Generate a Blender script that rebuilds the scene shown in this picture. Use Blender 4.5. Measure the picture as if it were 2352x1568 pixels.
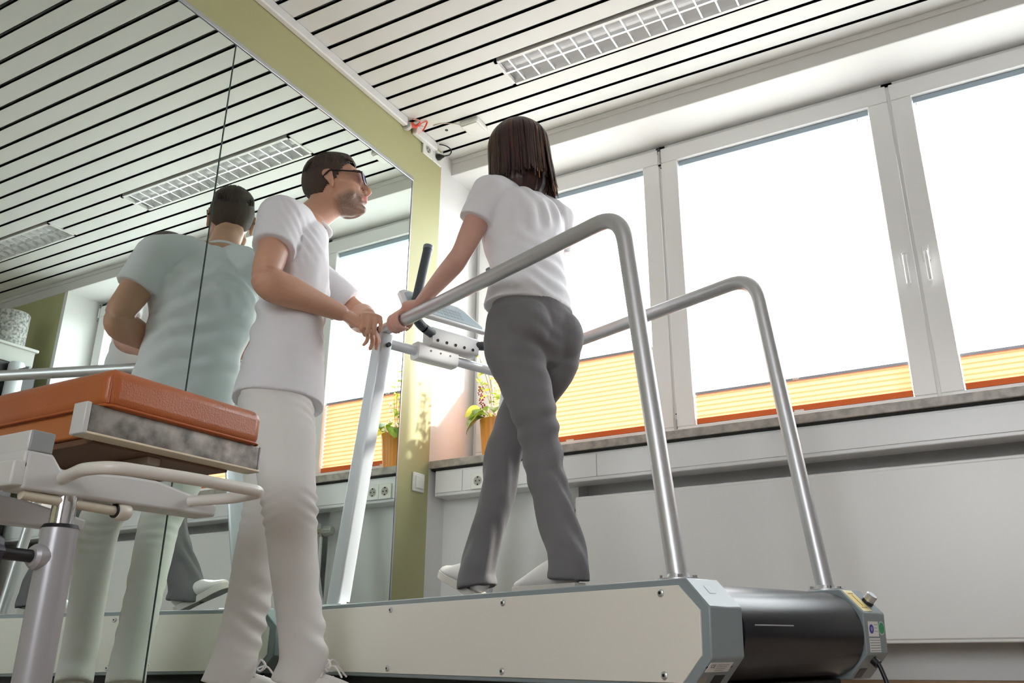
import bpy, bmesh, math, random
from math import sin, cos, pi, sqrt
from mathutils import Vector as V, Matrix, noise

scn = bpy.context.scene
for o in list(bpy.data.objects):
    bpy.data.objects.remove(o, do_unlink=True)

# ---------------------------------------------------------------- camera
cam_data = bpy.data.cameras.new('camera')
cam = bpy.data.objects.new('camera', cam_data)
scn.collection.objects.link(cam)
cam.matrix_world = Matrix((
    (0.888220, 0.164693, 0.428884, 2.27899),
    (0.459314, -0.298380, -0.836660, -3.16012),
    (-0.009822, 0.940131, -0.340673, 0.16000),
    (0, 0, 0, 1)))
cam_data.sensor_width = 36.0
cam_data.lens = 29.4601
cam_data.shift_x = -0.04083
cam_data.shift_y = 0.00376
cam_data.clip_start = 0.05
scn.camera = cam

# ---------------------------------------------------------------- world, sun, exposure
scn.view_settings.view_transform = 'Standard'
scn.view_settings.look = 'None'
scn.view_settings.gamma = 1.0
scn.view_settings.use_curve_mapping = False
scn.view_settings.exposure = 0.48
world = bpy.data.worlds.new('sky')
scn.world = world
world.use_nodes = True
wn = world.node_tree.nodes
wt = wn.new('ShaderNodeTexCoord')
ws = wn.new('ShaderNodeSeparateXYZ')
wr = wn.new('ShaderNodeValToRGB')
wr.color_ramp.elements[0].position = 0.46
wr.color_ramp.elements[0].color = (0.38, 0.38, 0.37, 1)      # pale snowy ground outside
wr.color_ramp.elements[1].position = 0.54
wr.color_ramp.elements[1].color = (0.93, 0.965, 1.0, 1)      # overcast sky
wm = wn.new('ShaderNodeMath')
wm.operation = 'MULTIPLY_ADD'
wm.inputs[1].default_value = 0.5
wm.inputs[2].default_value = 0.5
wl = world.node_tree.links
wl.new(wt.outputs['Generated'], ws.inputs[0])
wl.new(ws.outputs['Z'], wm.inputs[0])
wl.new(wm.outputs[0], wr.inputs[0])
wl.new(wr.outputs[0], wn['Background'].inputs[0])
wn['Background'].inputs[1].default_value = 7.5
sun_data = bpy.data.lights.new('sun', 'SUN')
sun_data.energy = 6.0
sun_data.angle = math.radians(3)
sun_data.color = (1.0, 0.95, 0.86)
sun = bpy.data.objects.new('sun', sun_data)
scn.collection.objects.link(sun)
sun.rotation_euler = V((-0.62, -0.34, -0.36)).to_track_quat('-Z', 'Y').to_euler()
sun.location = (6, 4, 6)

# ---------------------------------------------------------------- materials
MATS = {}
def mat(name, color, rough=0.5, metal=0.0, noise_amt=0.0, noise_scale=20.0, bump=0.0, bump_scale=80.0,
        stretch=(1, 1, 1), trans=0.0, coat=0.0, sss=0.0, spec=0.5, emit=None, color2=None):
    if name in MATS:
        return MATS[name]
    m = bpy.data.materials.new(name)
    m.use_nodes = True
    nt = m.node_tree
    b = nt.nodes['Principled BSDF']
    b.inputs['Base Color'].default_value = (*color, 1)
    b.inputs['Roughness'].default_value = rough
    b.inputs['Metallic'].default_value = metal
    b.inputs['Specular IOR Level'].default_value = spec
    if coat:
        b.inputs['Coat Weight'].default_value = coat
        b.inputs['Coat Roughness'].default_value = 0.15
    if sss:
        b.inputs['Subsurface Weight'].default_value = sss
        b.inputs['Subsurface Radius'].default_value = (0.012, 0.005, 0.003)
    if emit:
        b.inputs['Emission Color'].default_value = (*emit[0], 1)
        b.inputs['Emission Strength'].default_value = emit[1]
    tc = nt.nodes.new('ShaderNodeTexCoord')
    mp = nt.nodes.new('ShaderNodeMapping')
    mp.inputs['Scale'].default_value = stretch
    nt.links.new(tc.outputs['Object'], mp.inputs['Vector'])
    if noise_amt or color2:
        n = nt.nodes.new('ShaderNodeTexNoise')
        n.inputs['Scale'].default_value = noise_scale
        n.inputs['Detail'].default_value = 6
        nt.links.new(mp.outputs[0], n.inputs['Vector'])
        r = nt.nodes.new('ShaderNodeValToRGB')
        c2 = color2 or tuple(max(0, c * (1 - noise_amt)) for c in color)
        r.color_ramp.elements[0].position = 0.35
        r.color_ramp.elements[1].position = 0.65
        r.color_ramp.elements[0].color = (*c2, 1)
        r.color_ramp.elements[1].color = (*color, 1)
        nt.links.new(n.outputs['Fac'], r.inputs['Fac'])
        nt.links.new(r.outputs['Color'], b.inputs['Base Color'])
    if bump:
        n2 = nt.nodes.new('ShaderNodeTexNoise')
        n2.inputs['Scale'].default_value = bump_scale
        n2.inputs['Detail'].default_value = 5
        nt.links.new(mp.outputs[0], n2.inputs['Vector'])
        bp = nt.nodes.new('ShaderNodeBump')
        bp.inputs['Strength'].default_value = bump
        bp.inputs['Distance'].default_value = 0.01
        nt.links.new(n2.outputs['Fac'], bp.inputs['Height'])
        nt.links.new(bp.outputs['Normal'], b.inputs['Normal'])
    if trans:
        out = nt.nodes['Material Output']
        tr = nt.nodes.new('ShaderNodeBsdfTranslucent')
        tr.inputs['Color'].default_value = (*color, 1)
        mx = nt.nodes.new('ShaderNodeMixShader')
        mx.inputs[0].default_value = trans
        nt.links.new(b.outputs[0], mx.inputs[1])
        nt.links.new(tr.outputs[0], mx.inputs[2])
        nt.links.new(mx.outputs[0], out.inputs['Surface'])
    MATS[name] = m
    return m

def glass_mat():
    m = bpy.data.materials.new('window_glass')
    m.use_nodes = True
    nt = m.node_tree
    nt.nodes.clear()
    o = nt.nodes.new('ShaderNodeOutputMaterial')
    t = nt.nodes.new('ShaderNodeBsdfTransparent')
    t.inputs[0].default_value = (0.97, 0.985, 0.98, 1)
    g = nt.nodes.new('ShaderNodeBsdfGlossy')
    g.inputs['Roughness'].default_value = 0.0
    lw = nt.nodes.new('ShaderNodeLayerWeight')
    lw.inputs[0].default_value = 0.12
    f = nt.nodes.new('ShaderNodeMath')
    f.operation = 'MULTIPLY'
    f.inputs[1].default_value = 0.25
    nt.links.new(lw.outputs['Facing'], f.inputs[0])
    mx = nt.nodes.new('ShaderNodeMixShader')
    nt.links.new(f.outputs[0], mx.inputs[0])
    nt.links.new(t.outputs[0], mx.inputs[1])
    nt.links.new(g.outputs[0], mx.inputs[2])
    nt.links.new(mx.outputs[0], o.inputs[0])
    return m

M_GLASS = glass_mat()
def mirror_mat():
    m = bpy.data.materials.new('mirror_glass')
    m.use_nodes = True
    nt = m.node_tree
    nt.nodes.clear()
    o = nt.nodes.new('ShaderNodeOutputMaterial')
    g = nt.nodes.new('ShaderNodeBsdfGlossy')
    g.inputs['Color'].default_value = (0.80, 0.88, 0.845, 1)
    g.inputs['Roughness'].default_value = 0.0
    nt.links.new(g.outputs[0], o.inputs[0])
    return m
M_MIRROR = mirror_mat()

M_ROOM = mat('room_paint', (0.50, 0.465, 0.46), 0.6, noise_amt=0.03, noise_scale=3)
M_WHITE = mat('white_paint', (0.80, 0.80, 0.79), 0.6, noise_amt=0.03, noise_scale=3, bump=0.05, bump_scale=200)
M_PVC = mat('white_pvc', (0.82, 0.82, 0.82), 0.28)
M_PLASTIC = mat('white_plastic', (0.84, 0.84, 0.80), 0.3)
M_GREEN = mat('olive_green_paint', (0.47, 0.465, 0.245), 0.6, noise_amt=0.04, noise_scale=2, bump=0.05, bump_scale=250)
M_CEIL = mat('ceiling_panel_lacquer', (0.82, 0.83, 0.81), 0.42)
M_GROOVE = mat('dark_groove', (0.02, 0.02, 0.018), 0.8)
M_HEAD = mat('grey_white_paint', (0.70, 0.69, 0.67), 0.6)
M_SILL = mat('sill_stone', (0.50, 0.45, 0.40), 0.35, noise_amt=0.35, noise_scale=30, stretch=(1, 1, 1))
M_ALU = mat('brushed_aluminium', (0.62, 0.64, 0.67), 0.3, 0.9)
M_STEEL = mat('satin_steel', (0.60, 0.60, 0.61), 0.42, 0.75)
M_CHROME = mat('chrome', (0.75, 0.76, 0.78), 0.08, 1.0)
M_WOOD = mat('wooden_floor', (0.46, 0.35, 0.27), 0.35, noise_amt=0.4, noise_scale=6, stretch=(1, 12, 1))
M_BLACK = mat('black_plastic', (0.012, 0.012, 0.014), 0.4)
M_RUBBER = mat('black_rubber', (0.03, 0.032, 0.038), 0.45)
M_RAD = mat('radiator_enamel', (0.80, 0.79, 0.77), 0.3)

# ---------------------------------------------------------------- helpers
def link(o, parent=None):
    scn.collection.objects.link(o)
    if parent is not None:
        o.parent = parent
    return o

def tag(o, label=None, cat=None, group=None, kind=None):
    if label: o['label'] = label
    if cat: o['category'] = cat
    if group: o['group'] = group
    if kind: o['kind'] = kind
    return o

def empty(name, loc, label, cat, group=None):
    o = bpy.data.objects.new(name, None)
    o.location = loc
    o.empty_display_size = 0.05
    link(o)
    return tag(o, label, cat, group)

def finish(name, bm, m, parent=None, smooth=True, bevel=0.0, origin=None, seg=2):
    """bm in world coordinates; put under parent keeping world placement"""
    bmesh.ops.recalc_face_normals(bm, faces=bm.faces)
    me = bpy.data.meshes.new(name)
    if origin is None:
        if bm.verts:
            c = V((0, 0, 0))
            for v in bm.verts: c += v.co
            origin = c / len(bm.verts)
        else:
            origin = V((0, 0, 0))
    origin = V(origin)
    bmesh.ops.translate(bm, verts=bm.verts, vec=-origin)
    bm.to_mesh(me)
    bm.free()
    for mm in (m if isinstance(m, (list, tuple)) else [m]):
        me.materials.append(mm)
    if smooth:
        for p in me.polygons: p.use_smooth = True
    o = bpy.data.objects.new(name, me)
    o.location = origin
    link(o)
    if parent is not None:
        o.parent = parent
        pm = parent.matrix_basis.copy()
        g = parent.parent
        while g is not None:
            pm = g.matrix_basis @ pm
            g = g.parent
        o.location = pm.inverted() @ origin
    if bevel:
        b = o.modifiers.new('bevel', 'BEVEL')
        b.width = bevel
        b.segments = seg
        b.limit_method = 'ANGLE'
        b.angle_limit = math.radians(35)
        b.harden_normals = False
    if smooth:
        # keep flat faces flat
        try:
            me.set_sharp_from_angle(angle=math.radians(38))
        except Exception:
            pass
    return o

def S(name, bm, m, bevel=0.0, smooth=True):
    o = finish(name, bm, m, None, smooth, bevel)
    o['kind'] = 'structure'
    return o

def box(bm, x0, x1, y0, y1, z0, z1, mi=0):
    vs = [bm.verts.new((x, y, z)) for x in (x0, x1) for y in (y0, y1) for z in (z0, z1)]
    for f in ((0, 1, 3, 2), (4, 6, 7, 5), (0, 4, 5, 1), (2, 3, 7, 6), (0, 2, 6, 4), (1, 5, 7, 3)):
        fc = bm.faces.new([vs[i] for i in f])
        fc.material_index = mi
    return vs

def B(*a):
    bm = bmesh.new()
    box(bm, *a)
    return bm

def obox(bm, o, ax, ay, az, x0, x1, y0, y1, z0, z1, mi=0):
    """box in a local frame (o, ax, ay, az)"""
    vs = [bm.verts.new(o + ax * x + ay * y + az * z) for x in (x0, x1) for y in (y0, y1) for z in (z0, z1)]
    for f in ((0, 1, 3, 2), (4, 6, 7, 5), (0, 4, 5, 1), (2, 3, 7, 6), (0, 2, 6, 4), (1, 5, 7, 3)):
        fc = bm.faces.new([vs[i] for i in f])
        fc.material_index = mi
    return vs

def frame_of(d, up=V((0, 0, 1))):
    d = d.normalized()
    if abs(d.dot(up)) > 0.95:
        up = V((0, 1, 0)) if abs(d.y) < 0.9 else V((1, 0, 0))
    a = up.cross(d).normalized()
    b = d.cross(a).normalized()
    return a, b

def catmull(P, n=6):
    if len(P) < 3: 
        return [V(p) for p in P]
    P = [V(p) for p in P]
    Q = [P[0] * 2 - P[1]] + P + [P[-1] * 2 - P[-2]]
    out = []
    for i in range(1, len(Q) - 2):
        for k in range(n):
            t = k / n
            a, b, c, d = Q[i - 1], Q[i], Q[i + 1], Q[i + 2]
            out.append(0.5 * ((2 * b) + (c - a) * t + (2 * a - 5 * b + 4 * c - d) * t * t + (3 * b - a - 3 * c + d) * t ** 3))
    out.append(P[-1])
    return out

def tube(bm, pts, r, n=16, cap=True, radii=None, mi=0, flat=1.0, up=V((0, 0, 1))):
    pts = [V(p) for p in pts]
    rings = []
    pa = None
    for i, p in enumerate(pts):
        if i == 0: d = pts[1] - p
        elif i == len(pts) - 1: d = p - pts[i - 1]
        else: d = (pts[i + 1] - p).normalized() + (p - pts[i - 1]).normalized()
        d = d.normalized() if d.length > 1e-9 else V((0, 0, 1))
        if pa is None:
            a, b = frame_of(d, up)
        else:
            a = (pa - d * pa.dot(d))
            a = a.normalized() if a.length > 1e-6 else frame_of(d)[0]
            b = d.cross(a).normalized()
        pa = a
        rr = radii[i] if radii else r
        rings.append([bm.verts.new(p + a * (cos(2 * pi * k / n) * rr) + b * (sin(2 * pi * k / n) * rr * flat)) for k in range(n)])
    for i in range(len(rings) - 1):
        for k in range(n):
            f = bm.faces.new((rings[i][k], rings[i][(k + 1) % n], rings[i + 1][(k + 1) % n], rings[i + 1][k]))
            f.material_index = mi
    if cap:
        bm.faces.new(list(reversed(rings[0]))).material_index = mi
        bm.faces.new(rings[-1]).material_index = mi
    return rings

def cyl(bm, p0, p1, r, n=24, mi=0, r2=None):
    tube(bm, [p0, p1], r, n, True, [r, r if r2 is None else r2], mi)

def bend_path(pts, rad, n=8):
    """polyline with rounded corners"""
    pts = [V(p) for p in pts]
    out = [pts[0]]
    for i in range(1, len(pts) - 1):
        p, a, b = pts[i], pts[i - 1], pts[i + 1]
        da, db = (a - p).normalized(), (b - p).normalized()
        rr = rad[i - 1] if isinstance(rad, (list, tuple)) else rad
        s, e = p + da * rr, p + db * rr
        for k in range(n + 1):
            t = k / n
            out.append(s * (1 - t) ** 2 + p * 2 * t * (1 - t) + e * t * t)
    out.append(pts[-1])
    return out

def ellip(bm, c, ax, ay, az, rx, ry, rz, nu=20, nv=12):
    top = bm.verts.new(c + az * rz)
    bot = bm.verts.new(c - az * rz)
    rows = []
    for j in range(1, nv):
        th = pi * j / nv
        rows.append([bm.verts.new(c + ax * (rx * sin(th) * cos(2 * pi * k / nu)) + ay * (ry * sin(th) * sin(2 * pi * k / nu)) + az * (rz * cos(th))) for k in range(nu)])
    for k in range(nu):
        bm.faces.new((top, rows[0][k], rows[0][(k + 1) % nu]))
        bm.faces.new((bot, rows[-1][(k + 1) % nu], rows[-1][k]))
        for j in range(len(rows) - 1):
            bm.faces.new((rows[j][k], rows[j + 1][k], rows[j + 1][(k + 1) % nu], rows[j][(k + 1) % nu]))

def ring_loft(bm, rings, n=32, cap=True, power=2.0):
    """rings: (center, axis_a, axis_b, ra, rb)"""
    R = []
    for c, a, b, ra, rb in rings:
        row = []
        for k in range(n):
            t = 2 * pi * k / n
            ca, sa = cos(t), sin(t)
            if power != 2.0:
                ca = math.copysign(abs(ca) ** (2 / power), ca)
                sa = math.copysign(abs(sa) ** (2 / power), sa)
            row.append(bm.verts.new(c + a * (ra * ca) + b * (rb * sa)))
        R.append(row)
    for i in range(len(R) - 1):
        for k in range(n):
            bm.faces.new((R[i][k], R[i][(k + 1) % n], R[i + 1][(k + 1) % n], R[i + 1][k]))
    if cap:
        bm.faces.new(list(reversed(R[0])))
        bm.faces.new(R[-1])
    return R

def lathe(bm, c, prof, n=32, axis=V((0, 0, 1)), ribs=0, rib=0.0, mi=0):
    a, b = frame_of(axis)
    R = []
    for r, h in prof:
        row = []
        for k in range(n):
            t = 2 * pi * k / n
            rr = r * (1 + (rib * cos(ribs * t) if ribs else 0))
            row.append(bm.verts.new(V(c) + a * (rr * cos(t)) + b * (rr * sin(t)) + axis * h))
        R.append(row)
    for i in range(len(R) - 1):
        for k in range(n):
            bm.faces.new((R[i][k], R[i][(k + 1) % n], R[i + 1][(k + 1) % n], R[i + 1][k])).material_index = mi
    bm.faces.new(list(reversed(R[0]))).material_index = mi
    bm.faces.new(R[-1]).material_index = mi

def prism(bm, poly, o, ax, ay, az, z0, z1, mi=0):
    """extrude 2D polygon (x, y) in frame from z0 to z1"""
    A = [bm.verts.new(o + ax * x + ay * y + az * z0) for x, y in poly]
    Bv = [bm.verts.new(o + ax * x + ay * y + az * z1) for x, y in poly]
    bm.faces.new(list(reversed(A))).material_index = mi
    bm.faces.new(Bv).material_index = mi
    n = len(poly)
    for i in range(n):
        bm.faces.new((A[i], A[(i + 1) % n], Bv[(i + 1) % n], Bv[i])).material_index = mi

X, Y, Z = V((1, 0, 0)), V((0, 1, 0)), V((0, 0, 1))
H = 2.66            # ceiling height
G0, GP = 0.007, 0.1026   # ceiling groove grid
YB, YF = 0.10, 0.35      # window wall plane, window frame plane
XE = 3.24                # right end of the window niche

# ================================================================ THE ROOM
bm = B(-0.3, 4.8, -5.6, 0.5, -0.1, 0.0)
S('floor', bm, M_WOOD)

# ceiling: dark void with lacquered panels below it
LAMPS = [(0.622, 1.922), (2.592, 3.892)]
LY0, LY1 = G0 - 5 * GP + 0.012, G0 - 3 * GP - 0.006
bm = bmesh.new()
box(bm, -0.3, 4.8, -5.6, 0.5, H + 0.10, H + 0.16, 1)
for k in range(-1, 55):
    ya = G0 - (k + 1) * GP + 0.0072
    yb = (G0 - k * GP - 0.0072) if k >= 0 else YB
    xs = [(0.0, 4.7)]
    if k in (3, 4):
        xs = [(0.0, LAMPS[0][0]), (LAMPS[0][1], LAMPS[1][0]), (LAMPS[1][1], 4.7)]
    for x0, x1 in xs:
        box(bm, x0, x1, ya, yb, H, H + 0.012, 0)
        box(bm, x0, x1, ya, ya + 0.002, H, H + 0.03, 0)
        box(bm, x0, x1, yb - 0.002, yb, H, H + 0.03, 0)
S('ceiling', bm, [M_CEIL, mat('ceiling_void', (0.085, 0.08, 0.075), 0.8)], smooth=False)

# left wall: olive up to the corner, white beyond it inside the window niche
S('wall_left', B(-0.3, 0.0, -5.6, 0.0, 0, H + 0.1), M_GREEN, smooth=False)
S('trim_1', B(-0.3, 0.0, 0.0, 0.5, 0, H + 0.1), M_WHITE, smooth=False)
# window wall: head above the niche, parapet below, olive pier on the right
bm = bmesh.new()
box(bm, 0.0, 4.7, YB, 0.6, 2.565, H + 0.1)
box(bm, XE, XE + 0.035, YB - 0.004, 0.6, 0.950, 2.57)
S('wall_front', bm, M_WHITE, smooth=False)
bm = bmesh.new()
box(bm, 0.0, 0.705, 0.132, 0.6, 0.0, 0.945)
box(bm, 0.705, 4.7, 0.240, 0.6, 0.0, 0.945)
S('wall_parapet', bm, M_WHITE, smooth=False)
S('trim_2', B(0.0, 4.7, YB - 0.012, YB, 2.632, H - 0.001), M_HEAD, 0.003)
S('trim_3', B(0.0, 4.7, YB - 0.004, YB + 0.001, 2.566, 2.632), M_HEAD)
S('wall_pier', B(XE + 0.035, 4.7, YB, 0.6, 0.946, 2.565), M_GREEN, smooth=False)
S('wall_right', B(4.7, 4.8, -5.6, 0.6, 0, H + 0.1), M_ROOM, smooth=False)
# back wall (behind the camera) with an unseen opening added to let in sky light
bm = bmesh.new()
box(bm, 0, 4.7, -5.6, -5.5, 0, 0.8)
box(bm, 0, 4.7, -5.6, -5.5, 2.45, H + 0.1)
box(bm, 0, 1.7, -5.6, -5.5, 0.8, 2.45)
box(bm, 3.2, 4.7, -5.6, -5.5, 0.8, 2.45)
S('wall_back', bm, M_ROOM, smooth=False)
S('baseboard_front', B(0.71, 4.7, 0.222, 0.24, 0, 0.046), mat('baseboard_wood', (0.30, 0.18, 0.09), 0.4), 0.003)

# ================================================================ WINDOWS
ZB, ZT = 0.988, 2.56
def window(n, x0, x1, blind_top, cord_side):
    """one sash between x0 and x1 (sash outer edges) with frame, glass and blind"""
    root = bpy.data.objects.new('window_%d' % n, None)
    root.location = ((x0 + x1) / 2, YF, ZB)
    link(root)
    root['kind'] = 'structure'
    bm = bmesh.new()
    # fixed outer frame
    box(bm, x0 - 0.030, x1 + 0.030, YF + 0.012, YF + 0.07, ZB, ZB + 0.05)
    box(bm, x0 - 0.030, x1 + 0.030, YF + 0.012, YF + 0.07, ZT - 0.055, ZT)
    box(bm, x0 - 0.030, x0 + 0.02, YF + 0.012, YF + 0.07, ZB, ZT)
    box(bm, x1 - 0.02, x1 + 0.030, YF + 0.012, YF + 0.07, ZB, ZT)
    finish('window_frame', bm, M_PVC, root, bevel=0.003)
    # moving sash
    gx0, gx1, gz0, gz1 = x0 + 0.085, x1 - 0.085, ZB + 0.10, ZT - 0.112
    bm = bmesh.new()
    box(bm, x0, x1, YF - 0.012, YF + 0.05, ZB + 0.018, gz0)
    box(bm, x0, x1, YF - 0.012, YF + 0.05, gz1, ZT - 0.028)
    box(bm, x0, gx0, YF - 0.012, YF + 0.05, gz0, gz1)
    box(bm, gx1, x1, YF - 0.012, YF + 0.05, gz0, gz1)
    sash = finish('sash', bm, M_PVC, root, bevel=0.004)
    finish('pane', B(gx0 - 0.004, gx1 + 0.004, YF + 0.040, YF + 0.044, gz0 - 0.004, gz1 + 0.004), M_GLASS, root, smooth=False)
    # pleated blind
    bw0, bw1 = gx0 + 0.004, gx1 - 0.004
    yb = YF + 0.014
    top = blind_top
    bot = gz0 + 0.030
    n_p = max(3, int(round((top - bot) / 0.0225)))
    bm = bmesh.new()
    rows = []
    for i in range(n_p * 2 + 1):
        z = bot + (top - bot) * i / (n_p * 2)
        y = yb - 0.0075 if i % 2 else yb + 0.0075
        rows.append([bm.verts.new((bw0, y, z)), bm.verts.new((bw1, y, z))])
    for i in range(len(rows) - 1):
        bm.faces.new((rows[i][0], rows[i][1], rows[i + 1][1], rows[i + 1][0]))
    bl = finish('blind', bm, M_PLEAT, root, smooth=False)
    bm = bmesh.new()
    for i in range(5):
        box(bm, bw0, bw1, yb - 0.009, yb + 0.009, gz0 + 0.006 + i * 0.005, gz0 + 0.0105 + i * 0.005)
    finish('blind_stack', bm, M_PLEAT2, root, smooth=False)
    finish('blind_rail', B(bw0, bw1, yb - 0.010, yb + 0.010, top, top + 0.013), M_RAIL, root, bevel=0.002)
    finish('blind_rail', B(bw0, bw1, yb - 0.010, yb + 0.010, gz0, gz0 + 0.005), M_RAIL, root, bevel=0.001)
    finish('head_rail', B(bw0, bw1, yb - 0.004, yb + 0.026, gz1 - 0.028, gz1 - 0.001), M_RAIL2, root, bevel=0.002)
    bm = bmesh.new()
    for xx in (bw0 + 0.012, bw1 - 0.05):
        cyl(bm, (xx, yb, top), (xx, yb, gz1 - 0.02), 0.0011, 6)
    finish('blind_cord', bm, M_CORD, root)
    # grip in the middle of the blind bar
    xm = (bw0 + bw1) / 2
    finish('blind_grip', B(xm - 0.02, xm + 0.02, yb - 0.018, yb - 0.010, gz0 + 0.001, gz0 + 0.010), M_PLASTIC, root, bevel=0.002)
    finish('blind_grip', B(xm - 0.012, xm + 0.012, yb - 0.016, yb - 0.010, top + 0.002, top + 0.012), M_PLASTIC, root, bevel=0.002)
    # hinges
    hx = x0 - 0.006 if cord_side > 0 else x1 + 0.006
    for hz in (ZB + 0.06, ZT - 0.12):
        bm = bmesh.new()
        cyl(bm, (hx, YF - 0.012, hz), (hx, YF - 0.012, hz + 0.075), 0.0075, 12)
        finish('hinge', bm, M_PVC, root)
        bm = bmesh.new()
        for dz in (-0.02, 0.035, 0.10):
            cyl(bm, (hx + 0.006, YF - 0.0135, hz + dz), (hx + 0.006, YF - 0.011, hz + dz), 0.0028, 8)
        finish('hinge_screws', bm, M_GROOVE, root)
    # lever handle half way up
    kx = x1 - 0.035 if cord_side > 0 else x0 + 0.035
    kz = (ZB + ZT) / 2 - 0.09
    bm = bmesh.new()
    box(bm, kx - 0.014, kx + 0.014, YF - 0.022, YF - 0.012, kz - 0.035, kz + 0.035)
    cyl(bm, (kx, YF - 0.02, kz), (kx, YF - 0.055, kz), 0.010, 14)
    tube(bm, bend_path([(kx, YF - 0.045, kz + 0.004), (kx, YF - 0.055, kz - 0.02), (kx, YF - 0.055, kz - 0.135)], 0.012), 0.009, 12)
    finish('window_handle', bm, M_PVC, root, bevel=0.002)
    return root

M_PLEAT = mat('orange_pleat_fabric', (0.95, 0.43, 0.22), 0.8, trans=0.40)
M_PLEAT2 = mat('orange_pleat_stack', (0.85, 0.20, 0.055), 0.8, trans=0.12)
M_RAIL = mat('grey_blind_rail', (0.40, 0.41, 0.46), 0.4, 0.3)
M_RAIL2 = mat('blue_grey_rail', (0.36, 0.44, 0.52), 0.4, 0.2)
M_CORD = mat('pale_cord', (0.6, 0.6, 0.62), 0.7)
window(1, 0.035, 1.088, 1.482, -1)
window(2, 1.100, 2.176, 1.228, 1)
window(3, 2.188, 3.215, 1.228, -1)
# black weather seal tip at the top of the first joint
S('trim_9', B(1.080, 1.108, YF + 0.0, YF + 0.03, ZB, ZT - 0.03), M_PVC)
S('trim_10', B(2.168, 2.196, YF + 0.0, YF + 0.03, ZB, ZT - 0.03), M_PVC)
S('trim_4', B(1.086, 1.100, YF - 0.016, YF + 0.01, 2.502, 2.534), M_RUBBER)
# stone sill
S('trim_5', B(0.0, XE, 0.0, YF + 0.06, 0.952, 0.988), M_SILL, 0.003)
S('trim_6', B(0.004, XE, 0.012, YF, 0.944, 0.952), M_GROOVE)

# cable trunking under the sill
tr = empty('cable_trunking', (1.7, 0.07, 0.823), 'long white cable trunking running under the stone window sill', 'cable duct')
finish('trunking_body', B(0.022, 4.6, 0.022, 0.131, 0.823, 0.944), M_PVC, tr, bevel=0.004)
finish('trunking_back', B(0.71, 4.6, 0.131, 0.239, 0.90, 0.943), M_PVC, tr, bevel=0.001)
finish('trunking_lid', B(0.028, 4.6, 0.017, 0.022, 0.838, 0.934), M_PVC, tr, bevel=0.0015)
for xx in (0.175, 0.845, 2.9):
    finish('lid_joint', B(xx, xx + 0.0025, 0.0155, 0.0172, 0.838, 0.934), mat('joint_grey', (0.45, 0.45, 0.46), 0.6), tr)

def schuko(bm_plate, bm_hole, bm_pin, c, ax, n, s=0.080):
    """one german socket centred at c, ax = horizontal, n = outward normal"""
    up = Z
    obox(bm_plate, c, ax, up, n, -s / 2, s / 2, -s / 2, s / 2, 0, 0.010)
    a = ax
    R0, R1, R2 = [], [], []
    N = 28
    for k in range(N):
        t = 2 * pi * k / N
        d = a * cos(t) + up * sin(t)
        R0.append(bm_hole.verts.new(c + d * 0.0215 + n * 0.0105))
        R1.append(bm_hole.verts.new(c + d * 0.0200 + n * 0.0105))
        R2.append(bm_hole.verts.new(c + d * 0.0195 + n * 0.0108))
    for k in range(N):
        k2 = (k + 1) % N
        bm_hole.faces.new((R0[k], R0[k2], R1[k2], R1[k]))
    bm_hole.faces.new(R2)
    for sx in (-1, 1):
        cyl(bm_pin, c + a * (0.0095 * sx) + n * 0.0105, c + a * (0.0095 * sx) + n * 0.0125, 0.003, 10)
    for sz in (-1, 1):
        obox(bm_pin, c + up * (0.0165 * sz), ax, up, n, -0.003, 0.003, -0.003, 0.003, 0.0105, 0.0125)

def make_schuko(parent, c, ax, n, s):
    bp, bh, bi = bmesh.new(), bmesh.new(), bmesh.new()
    schuko(bp, bh, bi, c, ax, n, s)
    cp = finish('cover_plate', bp, M_PLASTIC, parent, bevel=0.003)
    finish('socket_well', bh, M_HOLE, cp)
    finish('contacts', bi, M_GROOVE, cp)

M_HOLE = mat('socket_recess', (0.42, 0.41, 0.36), 0.5)
so = empty('wall_socket', (0.3, 0.017, 0.83), 'white double power socket set in the trunking beside the corner', 'socket')
for xx in (0.265, 0.338):
    make_schuko(so, V((xx, 0.017, 0.873)), X, -Y, 0.073)

# ================================================================ RADIATOR
rd = empty('radiator', (2.4, 0.08, 0.166), 'flat white panel radiator below the window trunking', 'radiator')
finish('panel', B(0.735, 4.2, 0.05, 0.062, 0.176, 0.757), M_RAD, rd, bevel=0.006)
finish('back_panel', B(0.745, 4.19, 0.088, 0.1, 0.19, 0.75), M_RAD, rd, bevel=0.004)
finish('edge_frame', B(0.727, 4.21, 0.054, 0.098, 0.166, 0.182), M_RAD, rd, bevel=0.004)
finish('edge_frame', B(0.727, 4.21, 0.054, 0.098, 0.752, 0.766), M_RAD, rd, bevel=0.004)
finish('side_cover', B(0.727, 0.745, 0.052, 0.1, 0.172, 0.760), M_RAD, rd, bevel=0.003)
M_VALVE = mat('aged_valve', (0.42, 0.38, 0.30), 0.4, 0.4)
bm = bmesh.new()
cyl(bm, (0.728, 0.075, 0.722), (0.690, 0.075, 0.722), 0.011, 14)
cyl(bm, (0.700, 0.075, 0.722), (0.700, 0.075, 0.695), 0.010, 14)
vl = finish('valve', bm, M_VALVE, rd)
bm = bmesh.new()
lathe(bm, (0.690, 0.075, 0.722), [(0.014, 0), (0.024, 0.008), (0.026, 0.03), (0.024, 0.055), (0.018, 0.062)], 24, -X, 12, 0.05)
finish('valve_knob', bm, mat('knob_grey', (0.42, 0.42, 0.38), 0.4), vl)
bm = bmesh.new()
tube(bm, [(0.700, 0.075, 0.700), (0.700, 0.085, 0.3), (0.700, 0.1, 0.02)], 0.008, 12)
finish('supply_pipe', bm, M_RAD, rd)

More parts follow.
